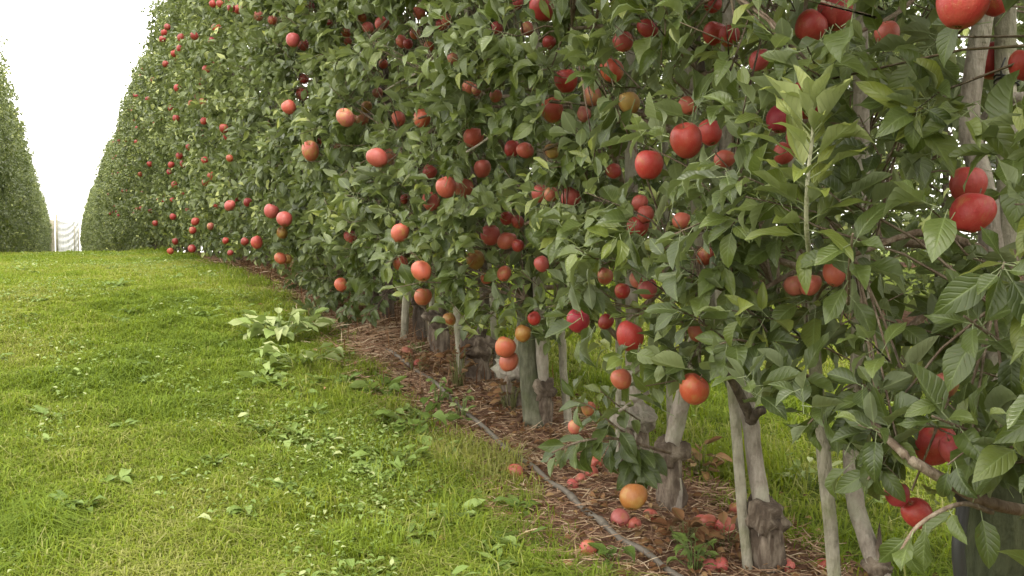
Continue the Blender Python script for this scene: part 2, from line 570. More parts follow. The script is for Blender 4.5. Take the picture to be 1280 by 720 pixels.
def make_clusters(g, y0, hs, hmin, hmax, n, seed_off=(0, 0, 0), top_shoots=4):
    """shoot positions of one tree, relative to the trunk line x = 0; returns pos, axis, length"""
    out = []
    tries = 0
    while len(out) < n and tries < n * 6:
        tries += 1
        h = hmin + (hmax - hmin) * g.uniform(0, 1) ** 0.95
        y = y0 + g.uniform(-hs - 0.14, hs + 0.14)
        low = hmin + 0.16 * mnoise.noise(Vector((y * 1.7, seed_off[0], 0.3)))
        if h < low:
            continue
        w = float(half_width(h))
        rel = 0.13 * mnoise.noise(Vector((y * 1.9 + seed_off[0], h * 1.9, 1.7))) + 0.10 * mnoise.noise(Vector((y * 4.7, h * 4.7, 5.1 + seed_off[1])))
        q = g.uniform()
        if q < 0.56:
            x = -(w + rel) + abs(g.normal(0, 0.10)); sgn = -1
        elif q < 0.78:
            x = g.uniform(-w * 0.7, w * 0.7); sgn = g.choice([-1, 1])
        else:
            x = (w + rel) - abs(g.normal(0, 0.12)); sgn = 1
        gap = mnoise.noise(Vector((y * 2.6 + 3.1, h * 2.6, x * 1.5 + 9)))
        if gap < -0.14 and g.uniform() < 0.88:
            continue
        ax = np.array([sgn * g.uniform(0.15, 1.0), g.uniform(-0.7, 0.7), g.uniform(-0.35, 0.9)])
        out.append((x, y, h, *unit(ax), g.uniform(0.06, 0.17)))
    for _ in range(top_shoots):          # straggling shoots that break the outline
        if g.uniform() < 0.5:
            h = g.uniform(1.2, hmax - 0.3)
            sg = g.choice([-1, 1])
            out.append((sg * (float(half_width(h)) - 0.02), y0 + g.uniform(-hs, hs), h, sg * g.uniform(0.4, 1.0), g.uniform(-0.5, 0.5), g.uniform(0.2, 1.0), g.uniform(0.2, 0.42)))
            continue
        h = g.uniform(hmax - 0.35, hmax + 0.05)
        out.append((g.uniform(-0.15, 0.15), y0 + g.uniform(-hs, hs), h, g.uniform(-0.3, 0.3), g.uniform(-0.3, 0.3), 1.0, g.uniform(0.15, 0.62)))
    return np.array(out)

def cluster_leaves(g, cl, per=(7, 13), size=(0.058, 0.098)):
    P, D, N, L, T, K = [], [], [], [], [], []
    for ci, c in enumerate(cl):
        p0, ax, ln = c[:3], unit(c[3:6]), c[6]
        k = int(g.integers(*per) * (1 + max(0, ln - 0.17) * 3))
        ref = np.array([0, 0, 1.0]) if abs(ax[2]) < 0.9 else np.array([1.0, 0, 0])
        e1 = unit(np.cross(ax, ref)); e2 = np.cross(ax, e1)
        ph = g.uniform(0, 6.28)
        ctint = g.normal(0.38, 0.20)
        droop = g.uniform(0.0, 0.6)
        for q in range(k):
            f = (q + g.uniform(0, 0.8)) / k
            a = ph + q * 2.4 + g.uniform(-0.4, 0.4)
            radial = math.cos(a) * e1 + math.sin(a) * e2
            d = ax * g.uniform(0.15, 0.9) * (0.5 + f) + radial * g.uniform(0.7, 1.1) + np.array([0, 0, -droop * g.uniform(0.3, 1.3)])
            d = unit(d)
            n = np.array([0, 0, 1.0]) * g.uniform(0.4, 1.2) + ax * 0.45 + g.normal(0, 0.38, 3)
            s = g.uniform(*size) * (0.75 + 0.35 * math.sin(math.pi * min(1, f + 0.15)))
            P.append(p0 + ax * ln * f + d * s * 0.28); D.append(d); N.append(n); L.append(s); K.append(ci)
            T.append(np.clip(ctint + g.normal(0, 0.16) + (0.3 if g.uniform() < 0.02 else 0), 0.0, 0.87 if g.uniform() > 0.004 else 0.93))
    return np.array(P), np.array(D), np.array(N), np.array(L), np.array(T), np.array(K)

# ------------------------------------------------------------------ apples that hang on the trees (place, apparent size, colouring)
APPLES = """
266 5 9 r|red apple nearer the sky at the end of a touching row of three
275 5 9 r|small red apple in the middle of the row of three near the sky edge
284 2 8 r|small red apple farthest from the sky in the row of three at the top
323 20 12 p|pale pinkish apple beside a small orange one high in the leaf wall
341 25 12 o|small orange apple beside a pale pinkish one high in the leaf wall
387 10 13 d|dark red small apple high above the crimson pair in the leaf wall
205 41 10 r|red apple at the sky-side end of the high cluster, upper of two
203 49 9 r|red apple at the sky-side end of the high cluster, lower of two
226 47 12 r|largest red apple in the high cluster beside the sky
225 61 11 r|round red apple just below the largest of the high cluster beside the sky
218 67 9 r|lowest red apple of the high cluster beside the sky
243 45 10 d|dull dark red apple on the inner side of the high cluster beside the sky
209 34 8 d|tiny dark apple topping the high cluster beside the sky
207 80 9 r|lone small red apple under the high cluster beside the sky
258 87 10 r|lone small red apple with pale leaf tip, between high cluster and crimson pair
222 110 11 r|round red apple alone in the mid-height leaves near the sky edge
185 124 12 c|purplish apple right on the outline of leaves against the sky
248 121 10 r|upper of two small touching apples in mid-height leaves near the sky
254 127 9 o|lower of two small touching apples in mid-height leaves near the sky
220 148 12 d|dark red apple half hidden under leaves, below two small touching apples
170 150 9 r|small red apple lowest along the leafy outline against the sky
366 50 17 c|larger apple of the crimson pair high in the leaf wall
379 56 14 c|smaller apple of the crimson pair high in the leaf wall
380 99 12 d|dark red apple shaded by leaves above a stacked pair of red apples
377 118 15 r|upper of two mid-sized red apples stacked slantwise in the leaf wall
361 134 17 r|lower of two mid-sized red apples stacked slantwise in the leaf wall
432 147 22 p|pale orange red apple, biggest of three touching in a line
433 41 12 o|small orange apple high in the leaves, upper of a pair
435 52 10 o|small orange apple high in the leaves, lower of a pair
412 28 9 d|tiny dark apple deep in leaves beyond the crimson pair
453 22 10 o|small faded apple above the touching rosy pair near the top
460 35 14 c|smaller of two touching rosy crimson apples near the top
477 29 17 c|larger of two touching rosy crimson apples near the top
524 16 16 p|pink apple partly covered by a pale leaf near the top
558 25 14 o|orange apple beside the dark gap with the pole, upper of two
552 31 12 r|reddish apple tucked beneath an orange one beside the pole gap
519 42 14 r|upper red apple of a trio under a broad leaf near the top
502 52 14 r|red apple at the sky-side end of a trio under a broad leaf
510 55 12 d|darker red apple in the middle of a trio under a broad leaf
479 80 10 o|small dull orange apple alone under the rosy pair
536 58 9 o|tiny orange apple deep in leaves below the pole gap
566 73 9 p|tiny pale orange apple deep in bright leaves below the pole gap
472 116 13 p|pale peach apple above the line of three touching apples
458 134 14 b|greenish brown apple just above the line of three touching apples
453 149 16 p|pink apple at the inner end of three touching in a line
444 150 14 p|pale pink apple squeezed in the middle of three touching in a line
498 149 18 r|bright red apple with dark dimple facing out, beside a paler round one
528 148 22 o|round orange red apple beside a bright red one with a dimple
586 110 16 p|pale orange apple touching a smaller tan one, under bright leaves
597 112 12 p|smaller tan apple touching a pale orange one under bright leaves
621 35 10 r|tiny red apple peeping out high in the leaves beyond the pole gap
678 11 29 r|large red apple at the top edge above hanging pale leaves
659 36 12 p|sliver of pink apple below the large apple at the top edge
686 53 10 r|tiny red apple in shade under the large apple at the top edge
620 120 16 p|dull pink apple behind a dark drooping leaf
708 101 28 r|plump matte red apple below a pale leaf tip, above a rounder orange one
690 138 28 o|round orange red apple under the plump matte red one
647 4 8 r|tiny red apple cut by the top edge
779 52 25 r|red apple leaning against a long dark leaf
810 35 24 d|dark red apple in deep shade behind a long dark leaf
765 88 30 o|large mottled orange red apple below one leaning on a dark leaf
891 5 22 d|dark red apple cut by the top edge above a side-by-side pair
893 42 28 d|mottled dark red apple, larger of a side-by-side pair near the top
911 45 25 d|deep red apple, smaller of a side-by-side pair near the top
740 120 22 p|pale tan apple half covered by a dark leaf
730 143 18 p|pink apple below the pale tan one covered by a leaf
786 129 27 b|brownish green apple hanging in shade
859 132 20 o|orange apple behind crossing twigs
949 75 25 c|rosy pink apple half behind a green leaf
1005 126 46 c|big deep red apple behind the tip of the pale upright shoot
977 148 36 c|red apple under the big deep red one beside the upright shoot
1043 14 42 r|big bright red apple at the top above a long pale leaf
1013 33 38 d|dark red apple crossed by a long pale leaf
1109 42 24 r|small bright red apple at the joint of forked twigs
1202 4 62 r|very large red apple at the top beside the bare grey trunk
1243 2 36 r|red apple squeezed between a very large one and the wooden pole
1240 76 44 d|dusky red apple hidden behind the bare grey trunk
1279 82 28 r|red apple cut by the picture edge beyond the wooden pole
224 195 9 d|tiny dark red apple in the far leaves, upper of a slanting pair
214 206 9 r|tiny red apple in the far leaves, lower of a slanting pair
175 218 8 o|tiny orange apple low on the far end of the leaf wall
287 198 9 o|tiny orange red apple beneath a bright arching shoot
257 228 10 d|tiny dark crimson apple in shaded leaves above a lone round red one
218 231 8 d|tiny dull apple in the far leaves below a slanting pair
187 205 7 r|tiniest red apple in the far leaves
287 257 16 c|lone round crimson apple with a highlight low in the leaf wall
339 264 18 c|striped rosy apple, upper of a stair of three
356 274 21 c|glossy crimson apple, middle of a stair of three
353 291 14 b|dull brown apple, lowest of a stair of three
388 189 24 o|round pale orange apple alone under an arching shoot
396 178 12 o|small orange apple peeping over a rounder one
244 277 13 r|red apple above a smaller one low in the far leaves
241 288 9 r|small red apple touching below a larger one low in the far leaves
263 283 9 p|small pale apple low in the far leaves
216 271 11 d|dark red apple with white glint low in the far leaves
194 279 9 d|tiny dull apple lowest at the far end of the leaf wall
321 303 15 r|round red apple near the skirt of leaves, larger of a pair
306 302 10 d|dull small apple near the skirt of leaves beside a round one
282 301 8 r|tiny red apple near the skirt of leaves
422 184 9 p|tiny pale apple in leaves beside the round pale orange one
438 296 16 c|crimson apple behind a bent pale twig
386 207 9 d|tiny dark apple under the round pale orange one
338 153 9 p|tiny pale pink apple below the stacked red pair
472 197 24 r|bright red apple in front of a paler one
486 196 18 p|paler apple half behind a bright red one
537 215 18 r|glinting red apple at the top of a cluster of four
558 234 25 r|largest apple in a cluster of four
579 235 23 o|mottled orange apple beside the largest of a cluster of four
539 252 22 r|lowest apple in a cluster of four
592 172 24 r|bright red apple at the end of a pale bare twig
603 211 22 r|dusky red apple under a pale bare twig
640 186 20 d|dark red apple behind a pale leaf tip, beside a lighter one
657 188 20 r|red apple beside a dark one behind a pale leaf tip
690 189 18 b|brownish orange apple tucked in leaves beneath the round orange red one
506 249 9 r|tiny red apple in leaves beside a cluster of four
500 291 23 o|round orange red apple alone above the low stair of three
633 273 16 d|dull red apple in shade above a slanting trio
647 277 13 d|darker small apple in shade above a slanting trio
613 294 24 r|largest apple of a slanting trio
633 301 22 r|middle apple of a slanting trio
647 307 12 r|smallest apple of a slanting trio
675 242 22 r|red apple with a pale flat neighbour at mid height
689 243 18 p|pale flat apple beside a red one at mid height
713 247 24 r|red apple just beyond a pale flat one at mid height
858 176 40 r|large red apple showing its tan calyx, beside a dimmer one
887 166 30 r|dimmer red apple behind the large one showing its calyx
811 206 36 r|clean round red apple hanging at a twig end
905 199 24 r|small bright red apple tip among curled pale leaves
980 192 22 r|red apple peeping out under a long bright leaf of the shoot
800 254 18 r|small red apple above a larger one beside white shoots
797 283 28 r|red apple with pale glow beside white upright shoots
807 268 20 r|shaded red apple between two lit ones beside white shoots
852 276 18 o|mottled orange apple behind white upright shoots
767 214 14 d|small dark apple deep in leaves below the clean round one
996 172 14 c|sliver of crimson apple behind the stem of the upright shoot
1210 231 44 r|upper of two big red apples touching near the grey trunk
1216 266 50 r|lower and rounder of two big red apples near the grey trunk
213 314 10 o|orange apple hanging lowest over the grass at the crest
240 311 11 d|dark red apple low over the grass near the crest
219 302 8 d|tiny dark apple just above the lowest one at the crest
288 316 7 d|tiny dull apple in the skirt of leaves near the soil strip
351 323 14 o|orange apple touching a greenish one above the soil strip
359 324 12 b|greenish apple touching an orange one above the soil strip
426 356 16 o|flat orange apple lying on low leaves
501 329 18 o|bright orange apple, topmost of a low stair of three
527 339 25 o|large orange red apple, middle of a low stair of three
529 371 22 o|orange red apple hanging in front of a thin stake, lowest of a stair
594 325 23 b|brownish orange apple alone under the slanting trio
608 348 15 o|dull orange apple under a pale leaf tip, below the brownish one
630 342 18 o|shaded orange apple under leaves, below the brownish one
677 330 19 c|pink apple alone between long drooping leaves
668 398 14 d|dark red apple above the thick post
654 417 20 y|yellow green apple in front of the thick post
631 434 26 o|upper of two big orange apples hanging beside the thick post
636 452 24 o|lower of two big orange apples hanging beside the thick post
562 399 16 b|brown apple low in shade by a thin stake
722 401 28 c|crimson apple half under a pale leaf, near a stake
788 421 34 r|perfectly round red apple with soft glow low in the leaves
756 345 20 p|dusty pink apple above the crimson one
810 361 24 c|deep red apple in shade under a curled leaf
778 364 14 d|small dark apple in shade beside the deep red one
797 350 14 p|small pinkish apple over the deep red one in shade
757 402 12 d|sliver of dark apple between two round red ones
871 416 14 o|sliver of orange apple behind a big pale leaf
882 320 12 o|sliver of orange apple under a folded leaf
994 357 18 p|sliver of pale orange apple under a grey leaf
1013 356 24 p|pale orange apple mostly hidden under the shoot
1043 343 20 r|red sliver of apple beside a pale leaf under the shoot
777 474 26 o|orange red apple low over the gap to the next lane
868 487 38 o|big orange red apple low beside the slanting grey trunk
736 511 14 p|small pink apple above the low hanging twig
719 534 17 p|pinkish orange apple on the low hanging twig
1168 556 48 d|dark red apple behind a bare brown branch
1190 562 24 c|rosy apple tip beside the dark one on the bare brown branch
1182 481 11 p|tiny pale pink apple tip among big leaves
792 621 33 y|yellow orange apple hanging under the low twig near the soil
1122 618 28 c|rosy pink apple by a round green leaf low down
1146 642 36 d|dark red apple under a round green leaf low down
"""
FALLEN = """
508 445 14 p|fallen pale pink apple beside the grey hose near the stakes
523 459 11 r|flattened fallen apple on the soil, below the pale pink one
643 595 17 r|fallen red apple at the grass edge near the hose
744 583 14 r|fallen red apple on the soil under the low twig, upper of two
740 596 14 r|fallen red apple on the soil under the low twig, lower of two
716 611 13 r|fallen apple touching the hose under the low twig
726 605 9 p|tiny fallen apple bit just past the hose
775 655 21 c|fallen rosy apple lying right beside the hose
793 661 14 r|smaller fallen apple tucked behind the rosy one by the hose
813 649 14 r|fallen apple on bare litter beyond the hose
735 692 20 r|fallen bruised apple by itself on the lane side of the hose
876 658 11 d|dark fallen apple beside two touching red ones
886 660 19 r|fallen red apple touching its twin near the thin stake
906 664 20 r|fallen red apple with dark end, nearest to the thin stake
887 713 15 c|fallen crimson apple at the bottom edge by the feathery weed
900 713 13 r|fallen red apple at the bottom edge, beyond the crimson one
985 714 13 r|fallen red apple at the bottom edge beyond the nearest trunk
1031 714 12 r|fallen apple at the bottom edge beside the pale stake
919 641 14 o|fallen orange apple in brown leaves behind the thin stake
"""
SKIN = {   # red colour of the skin, share of red
    'r': ((0.43, 0.042, 0.034), 1.0), 'c': ((0.40, 0.030, 0.052), 1.10), 'o': ((0.47, 0.085, 0.040), 0.86),
    'p': ((0.50, 0.14, 0.10), 0.82), 'b': ((0.26, 0.085, 0.022), 0.55), 'd': ((0.36, 0.034, 0.030), 1.02), 'y': ((0.34, 0.15, 0.03), 0.82)}

def read_table(s):
    rows = []
    for line in s.strip().splitlines():
        a, lab = line.split('|')
        px, py, d, c = a.split()
        rows.append((float(px), float(py), float(d), c, lab.strip()))
    return rows
apple_rows = read_table(APPLES)
apple_spots = []
for px, py, d, c, lab in apple_rows:
    est = 0.074 * FPX / d                         # depth an average apple would have at that size
    r = ray(px, py)
    x_est = r[0] * est if r[0] > 0 else 1.3
    h_bias = 0.0
    lo, hi = 1.20, 1.46
    if d >= 34: lo, hi = 1.05, 1.7
    if c == 'd' and d >= 16: lo, hi = 1.30, 1.5
    s_ = r[1] / r[0] * 1.2 if r[0] > 0 else 99
    if s_ > 7.2: lo, hi = 1.14, 1.18
    x = min(max(x_est, lo), hi)
    if (px, py) == (1240, 76): x = 2.02          # hangs behind the bare trunk
    p = at_x(px, py, x)
    dep = float((p - EYE) @ Fv)
    dia = min(max(d * dep / FPX, 0.045), 0.092 if s_ < 7.2 else 0.076)
    apple_spots.append((p, dia, dep))
A_P = np.array([a[0] for a in apple_spots]); A_D = np.array([a[1] for a in apple_spots])

# ------------------------------------------------------------------ the near trees of the right-hand row: every one its own
X0 = 1.9
NEAR = [0.72, 1.10, 1.62, 1.98, 2.42, 2.93, 3.33, 3.86, 4.38, 4.86, 5.33, 5.80, 6.28, 6.74, 7.30]
NEAR_LABEL = [
    "apple tree cut by the picture edge before the bare grey trunk",
    "leafy apple tree just before the bare grey trunk, trunk hidden by big leaves",
    "apple tree with bare forked grey trunk beside the tall wooden pole",
    "apple tree with pale leaning trunk behind the hanging leaves beside a square stake",
    "apple tree with pale straight trunk rising from a big split graft knot",
    "apple tree with slanting grey trunk above a gnarled dark base",
    "apple tree whose trunk carries a round swollen knot behind a low pale twig",
    "leafy apple tree with hidden trunk by the grey stake beyond the thick post",
    "apple tree with flat pale graft knot touching the thick post",
    "apple tree with thick dark stump beneath brown apple and thin stake",
    "apple tree with short crooked dark trunk between two thin stakes",
    "apple tree with nearly black trunk beside the tan stake",
    "apple tree with black knobbly trunk at the near end of the straw heap",
    "apple tree with black trunk half hidden by low leaves near the flat orange apple",
    "apple tree with skirt of leaves down to the reddish soil strip"]

keep_out = [   # (px, py, radius px, depth up to which nothing grows): lopped places that show bare trunks and the lane behind
    (1232, 40, 34, 2.5, 0.85), (1219, 110, 26, 2.5, 0.9), (1216, 165, 26, 2.5, 0.9), (1228, 205, 20, 2.45, 0.8), (1258, 60, 22, 2.6, 0.9),
    (1258, 120, 20, 2.6, 0.8), (1272, 30, 26, 3.2, 0.6),
    (860, 540, 55, 3.6, 0.95), (945, 570, 62, 3.4, 0.97), (945, 640, 75, 3.4, 0.97), (1030, 620, 60, 3.2, 0.97), (1040, 690, 70, 3.2, 1.0), (1090, 690, 60, 3.2, 0.95),
    (1000, 560, 45, 3.2, 0.9), (880, 600, 60, 3.6, 1.0), (790, 525, 40, 3.6, 0.95), (720, 500, 50, 4.6, 0.9), (690, 460, 36, 4.9, 0.85), (662, 480, 45, 5.0, 0.95),
    (840, 650, 90, 3.6, 1.0), (930, 700, 90, 3.4, 1.0), (600, 480, 60, 5.6, 0.95), (540, 420, 46, 6.2, 0.9), (500, 420, 50, 7.0, 0.9), (470, 400, 36, 7.3, 0.7),
    (1150, 690, 50, 3.0, 0.8), (1235, 660, 52, 2.0, 0.9), (1125, 200, 22, 3.2, 0.55), (585, 14, 12, 5.2, 0.85), (700, 560, 60, 4.6, 1.0), (760, 620, 80, 4.0, 1.0),
]
KO = np.array(keep_out)
def prune(P, D, L, g, hero=False):
    """True where a leaf may stay: none through an apple, few right in front of one, none in the lopped places"""
    mid = P + D * (L * 0.55)[:, None]
    px, py, dep = project(mid)
    lpx = L * 0.38 * FPX / np.maximum(dep, 0.3)
    ok = np.ones(len(P), bool)
    for (ap, dia, ad), row in zip(apple_spots, apple_rows):
        inside = np.linalg.norm(mid - ap, axis=1) < dia * 0.62
        rpx = dia * 0.5 * FPX / ad
        dist = np.hypot(px - row[0], py - row[1])
        front = (dep < ad + 0.02) & (dist < rpx * 0.86 + lpx * 0.85)
        kill = front & (g.uniform(0, 1, len(P)) < (0.985 if row[3] != 'd' else 0.96))
        ok &= ~(inside | kill)
    for kx, ky, kr, kd, kp in keep_out:
        m = (np.hypot(px - kx, py - ky) < kr + lpx * 0.3) & (dep < kd)
        ok &= ~(m & (g.uniform(0, 1, len(P)) < kp))
    ok &= dep > 1.05
    return ok

near = []     # per tree: dict(P, D, N, L, T)
for i, s in enumerate(NEAR):
    g = np.random.default_rng(100 + i)
    hs = 0.5 * (NEAR[min(i + 1, len(NEAR) - 1)] - NEAR[max(i - 1, 0)]) * 0.5
    hmin = 0.52 if s < 6 else 0.30
    if s > 6.2: hmin = 0.06
    n = int(520 * max(hs * 2, 0.34) / 0.5 * 0.76) + 50
    cl = make_clusters(g, s, hs, hmin, 4.0, n)
    cl[:, 0] += X0
    cl[:, 2] += ground(cl[:, 0], cl[:, 1])
    P, D, N, L, T, K = cluster_leaves(g, cl)
    ok = prune(P, D, L, g)
    near.append(dict(P=P[ok], D=D[ok], N=N[ok], L=L[ok], T=T[ok], cl=cl, K=K[ok], hi=np.zeros(ok.sum(), bool)))

def add_shoot(i, path, n, size, tint, droop, seed, spread=1.0, up=0.6, tip_tint=None, r=0.004, mat=TWIG):
    """a hand-placed leafy shoot on near tree i along a 3-D path"""
    g = np.random.default_rng(seed)
    pts = smooth_path(path, 24)
    P, D, N, L, T = [], [], [], [], []
    for q in range(n):
        f = 0.12 + 0.88 * (q + g.uniform(0, 0.6)) / n
        k = min(int(f * 23), 22)
        p, ax = pts[k], unit(pts[k + 1] - pts[k])
        ref = np.array([0, 0, 1.0]) if abs(ax[2]) < 0.9 else np.array([1.0, 0, 0])
        e1 = unit(np.cross(ax, ref)); e2 = np.cross(ax, e1)
        a = q * 2.4 + seed
        d = unit(ax * (0.25 + 0.9 * f * up) + spread * (math.cos(a) * e1 + math.sin(a) * e2) + np.array([0, 0, -droop * g.uniform(0.5, 1.2)]))
        s = g.uniform(*size) * (1.0 if f < 0.8 else 1.2 - 0.5 * f)
        P.append(p + d * s * 0.25); D.append(d)
        N.append(np.array([0, 0, 0.8]) + ax * 0.7 - 0.5 * f * (math.cos(a) * e1 + math.sin(a) * e2) + g.normal(0, 0.2, 3)); L.append(s)
        T.append(np.clip((tint if tip_tint is None else tint + (tip_tint - tint) * f) + g.normal(0, 0.06), 0, 1))
    a = near[i]
    P, D, N, L, T = map(np.array, (P, D, N, L, T))
    a['P'] = np.concatenate([a['P'], P]); a['D'] = np.concatenate([a['D'], D]); a['N'] = np.concatenate([a['N'], N])
    a['L'] = np.concatenate([a['L'], L]); a['T'] = np.concatenate([a['T'], T]); a['hi'] = np.concatenate([a['hi'], np.ones(len(P), bool)])
    a.setdefault('branch', []).append((pts, np.linspace(r, r * 0.5, len(pts)), mat))

def clear_round(path, depth_pad, rad):
    """thin out what grows in front of a hand-placed shoot"""
    for pt in smooth_path(path, 7):
        qx, qy, qd = project(pt)
        for a in near:
            mid = a['P'] + a['D'] * (a['L'] * 0.5)[:, None]
            x, y, d = project(mid)
            kill = (np.hypot(x - qx, y - qy) < rad) & (d < qd + depth_pad) & ~a['hi']
            for k in ('P', 'D', 'N', 'L', 'T', 'hi'):
                a[k] = a[k][~kill]

def pix_path(pts):
    return [at_depth(*p) for p in pts]

# the pale upright shoot in front, two white ones beyond it, the low twig, long bright leaves at the edge
hero = pix_path([(1013, 330, 1.95), (1008, 280, 1.83), (1010, 220, 1.78), (1016, 165, 1.76), (1014, 128, 1.75)])
clear_round(hero, 0.02, 58)
add_shoot(3, hero, 40, (0.085, 0.118), 0.60, 0.0, 3, 0.95, 1.25, 1.0, 0.0052, YOUNG)
low = pix_path([(838, 566, 3.15), (800, 556, 3.05), (765, 548, 2.98), (725, 552, 2.9), (690, 566, 2.86)])
add_shoot(5, low, 26, (0.078, 0.108), 0.18, 0.9, 5, 0.8, 0.5, None, 0.006)
add_shoot(5, pix_path([(800, 556, 3.05), (795, 575, 3.0), (800, 592, 2.98)]), 14, (0.075, 0.10), 0.15, 0.9, 8, 0.9, 0.4, None, 0.004)
add_shoot(5, pix_path([(800, 556, 3.05), (768, 532, 2.99), (738, 508, 2.95), (716, 500, 2.93)]), 15, (0.07, 0.10), 0.2, 0.8, 9, 0.9, 0.4, None, 0.004)
add_shoot(6, pix_path([(838, 320, 2.8), (826, 290, 2.7), (820, 262, 2.66), (818, 248, 2.64)]), 12, (0.05, 0.075), 0.85, 0.0, 11, 0.7, 1.2, 1.0, 0.0035, YOUNG)
add_shoot(2, pix_path([(1300, 395, 1.62), (1282, 350, 1.6), (1268, 312, 1.6)]), 8, (0.075, 0.10), 0.7, 0.4, 12, 0.9, 0.6, 0.9, 0.004)
add_shoot(2, pix_path([(1300, 210, 1.65), (1270, 185, 1.6), (1245, 172, 1.6)]), 7, (0.085, 0.11), 0.42, 0.3, 14, 0.9, 0.6, 0.45, 0.004)
add_shoot(3, pix_path([(1060, 380, 1.95), (1062, 330, 1.82), (1066, 292, 1.74)]), 9, (0.078, 0.10), 0.32, 0.5, 15, 0.9, 0.6, None, 0.004)
add_shoot(3, pix_path([(1290, 450, 1.75), (1240, 420, 1.66), (1205, 395, 1.62)]), 12, (0.08, 0.105), 0.25, 0.3, 16, 0.9, 0.5, None, 0.004)
add_shoot(4, pix_path([(1010, 470, 2.3), (960, 440, 2.2), (925, 425, 2.12), (900, 430, 2.1)]), 14, (0.07, 0.098), 0.30, 0.6, 17, 0.9, 0.5, None, 0.004)
add_shoot(3, pix_path([(1150, 500, 2.1), (1100, 500, 2.0), (1040, 505, 1.95), (1010, 530, 1.95)]), 16, (0.07, 0.098), 0.28, 0.8, 18, 0.9, 0.4, None, 0.004)
add_shoot(2, pix_path([(1270, 560, 1.75), (1215, 540, 1.68), (1165, 520, 1.64)]), 15, (0.075, 0.10), 0.28, 0.4, 19, 0.9, 0.5, None, 0.004)
add_shoot(2, pix_path([(1240, 640, 1.68), (1200, 630, 1.6), (1150, 655, 1.56), (1125, 690, 1.55)]), 9, (0.065, 0.09), 0.30, 0.5, 21, 0.9, 0.5, None, 0.005)
add_shoot(3, pix_path([(1085, 500, 2.0), (1105, 560, 1.9), (1085, 600, 1.85)]), 12, (0.06, 0.085), 0.25, 0.8, 22, 0.9, 0.4, None, 0.005)
for (px, py, dd) in ((1240, 330, 2.05), (1232, 395, 2.0), (1245, 470, 2.0), (1228, 520, 2.02), (1205, 340, 2.1), (1180, 420, 2.1), (1110, 400, 2.1)):
    add_shoot(2, pix_path([(px + 46, py + 16, dd + 0.15), (px + 10, py + 4, dd + 0.02), (px - 26, py - 8, dd - 0.02)]), 13, (0.07, 0.10), 0.32, 0.7, int(py), 0.9, 0.5, None, 0.003)
for (q, px, py, dd) in ((12, 452, 372, 5.9), (12, 430, 392, 5.9), (13, 412, 380, 6.2), (13, 440, 352, 6.2), (14, 395, 366, 6.8), (14, 375, 352, 7.2), (13, 425, 410, 5.9), (14, 400, 388, 6.4), (12, 462, 395, 5.8)):
    add_shoot(q, pix_path([(px + 24, py - 34, dd + 0.35), (px + 10, py - 14, dd + 0.1), (px - 6, py, dd)]), 14, (0.065, 0.095), 0.3, 0.8, int(px), 0.9, 0.4, None, 0.003)
add_shoot(7, pix_path([(690, 300, 3.3), (720, 290, 3.1), (752, 282, 3.02)]), 12, (0.07, 0.095), 0.5, 0.2, 23, 0.9, 0.8, 0.6, 0.004)
for (q, px, py, dd) in ((5, 905, 70, 2.3), (5, 850, 110, 2.5), (4, 960, 40, 2.1), (4, 900, 340, 2.2), (5, 870, 400, 2.4), (6, 760, 500, 2.9), (6, 730, 350, 2.9),
                        (8, 590, 60, 3.7), (8, 640, 90, 3.5), (9, 530, 95, 4.1), (10, 420, 120, 5.0), (8, 660, 350, 3.5), (10, 440, 320, 4.9), (9, 560, 300, 4.0)):
    add_shoot(q, pix_path([(px + 40, py + 26, dd + 0.2), (px + 14, py + 8, dd + 0.05), (px - 10, py - 12, dd)]), 10, (0.06, 0.092), 0.62, 0.15, int(px), 0.9, 0.8, 0.76, 0.003)

for a in near:      # nothing may cover the apples or fill the lopped places, hand-placed or not
    g = np.random.default_rng(len(a['P']))
    keep = np.ones(len(a['P']), bool)
    mid = a['P'] + a['D'] * (a['L'] * 0.5)[:, None]
    px, py, dep = project(mid)
    for (ap, dia, ad), row in zip(apple_spots, apple_rows):
        rpx = dia * 0.5 * FPX / ad
        keep &= ~((np.hypot(px - row[0], py - row[1]) < rpx * 0.92) & (dep < ad + 0.02) & a['hi'] & ~((px > 960) & (px < 1060) & (py < 320)))
        keep &= ~((np.linalg.norm(mid - ap, axis=1) < dia * 0.6))
    for k in ('P', 'D', 'N', 'L', 'T', 'hi'):
        a[k] = a[k][keep]

# which leaves show largest: a coarse look along the view of the photograph
P = np.concatenate([a['P'] for a in near]); D = np.concatenate([a['D'] for a in near]); N = np.concatenate([a['N'] for a in near]); L = np.concatenate([a['L'] for a in near])
ID = np.concatenate([np.full(len(a['P']), i) for i, a in enumerate(near)])
Dn, Bn, Nn = frames(D, N)
pts, own = [], []
for u in (0.15, 0.35, 0.55, 0.75, 0.95):
    for v in (-0.16, 0.0, 0.16):
        pts.append(P + L[:, None] * (u * Dn + v * Bn)); own.append(np.arange(len(P)))
pts = np.concatenate(pts); own = np.concatenate(own)
x, y, d = project(pts)
inside = (d > 0.3) & (x > -5) & (x < 1285) & (y > -5) & (y < 725)
x, y, d, own = x[inside], y[inside], d[inside], own[inside]
cell = (y // 4).astype(int) * 400 + (x // 4).astype(int)
order = np.lexsort((d, cell))
first = np.concatenate([[True], cell[order][1:] != cell[order][:-1]])
wins = np.bincount(own[order][first], minlength=len(P)).astype(float)
wins *= (L * FPX / np.maximum(project(P)[2], 0.5) > 9)
single = np.zeros(len(P), bool)
for i, s in enumerate(NEAR):
    m = np.where((ID == i) & (wins > 1))[0]
    m = m[np.argsort(-wins[m])][:300]
    single[m] = True

LEAF_MESH = [mesh_from('leaf', v, t, LEAF, {'leafuv': u}) for v, t, u in HI]

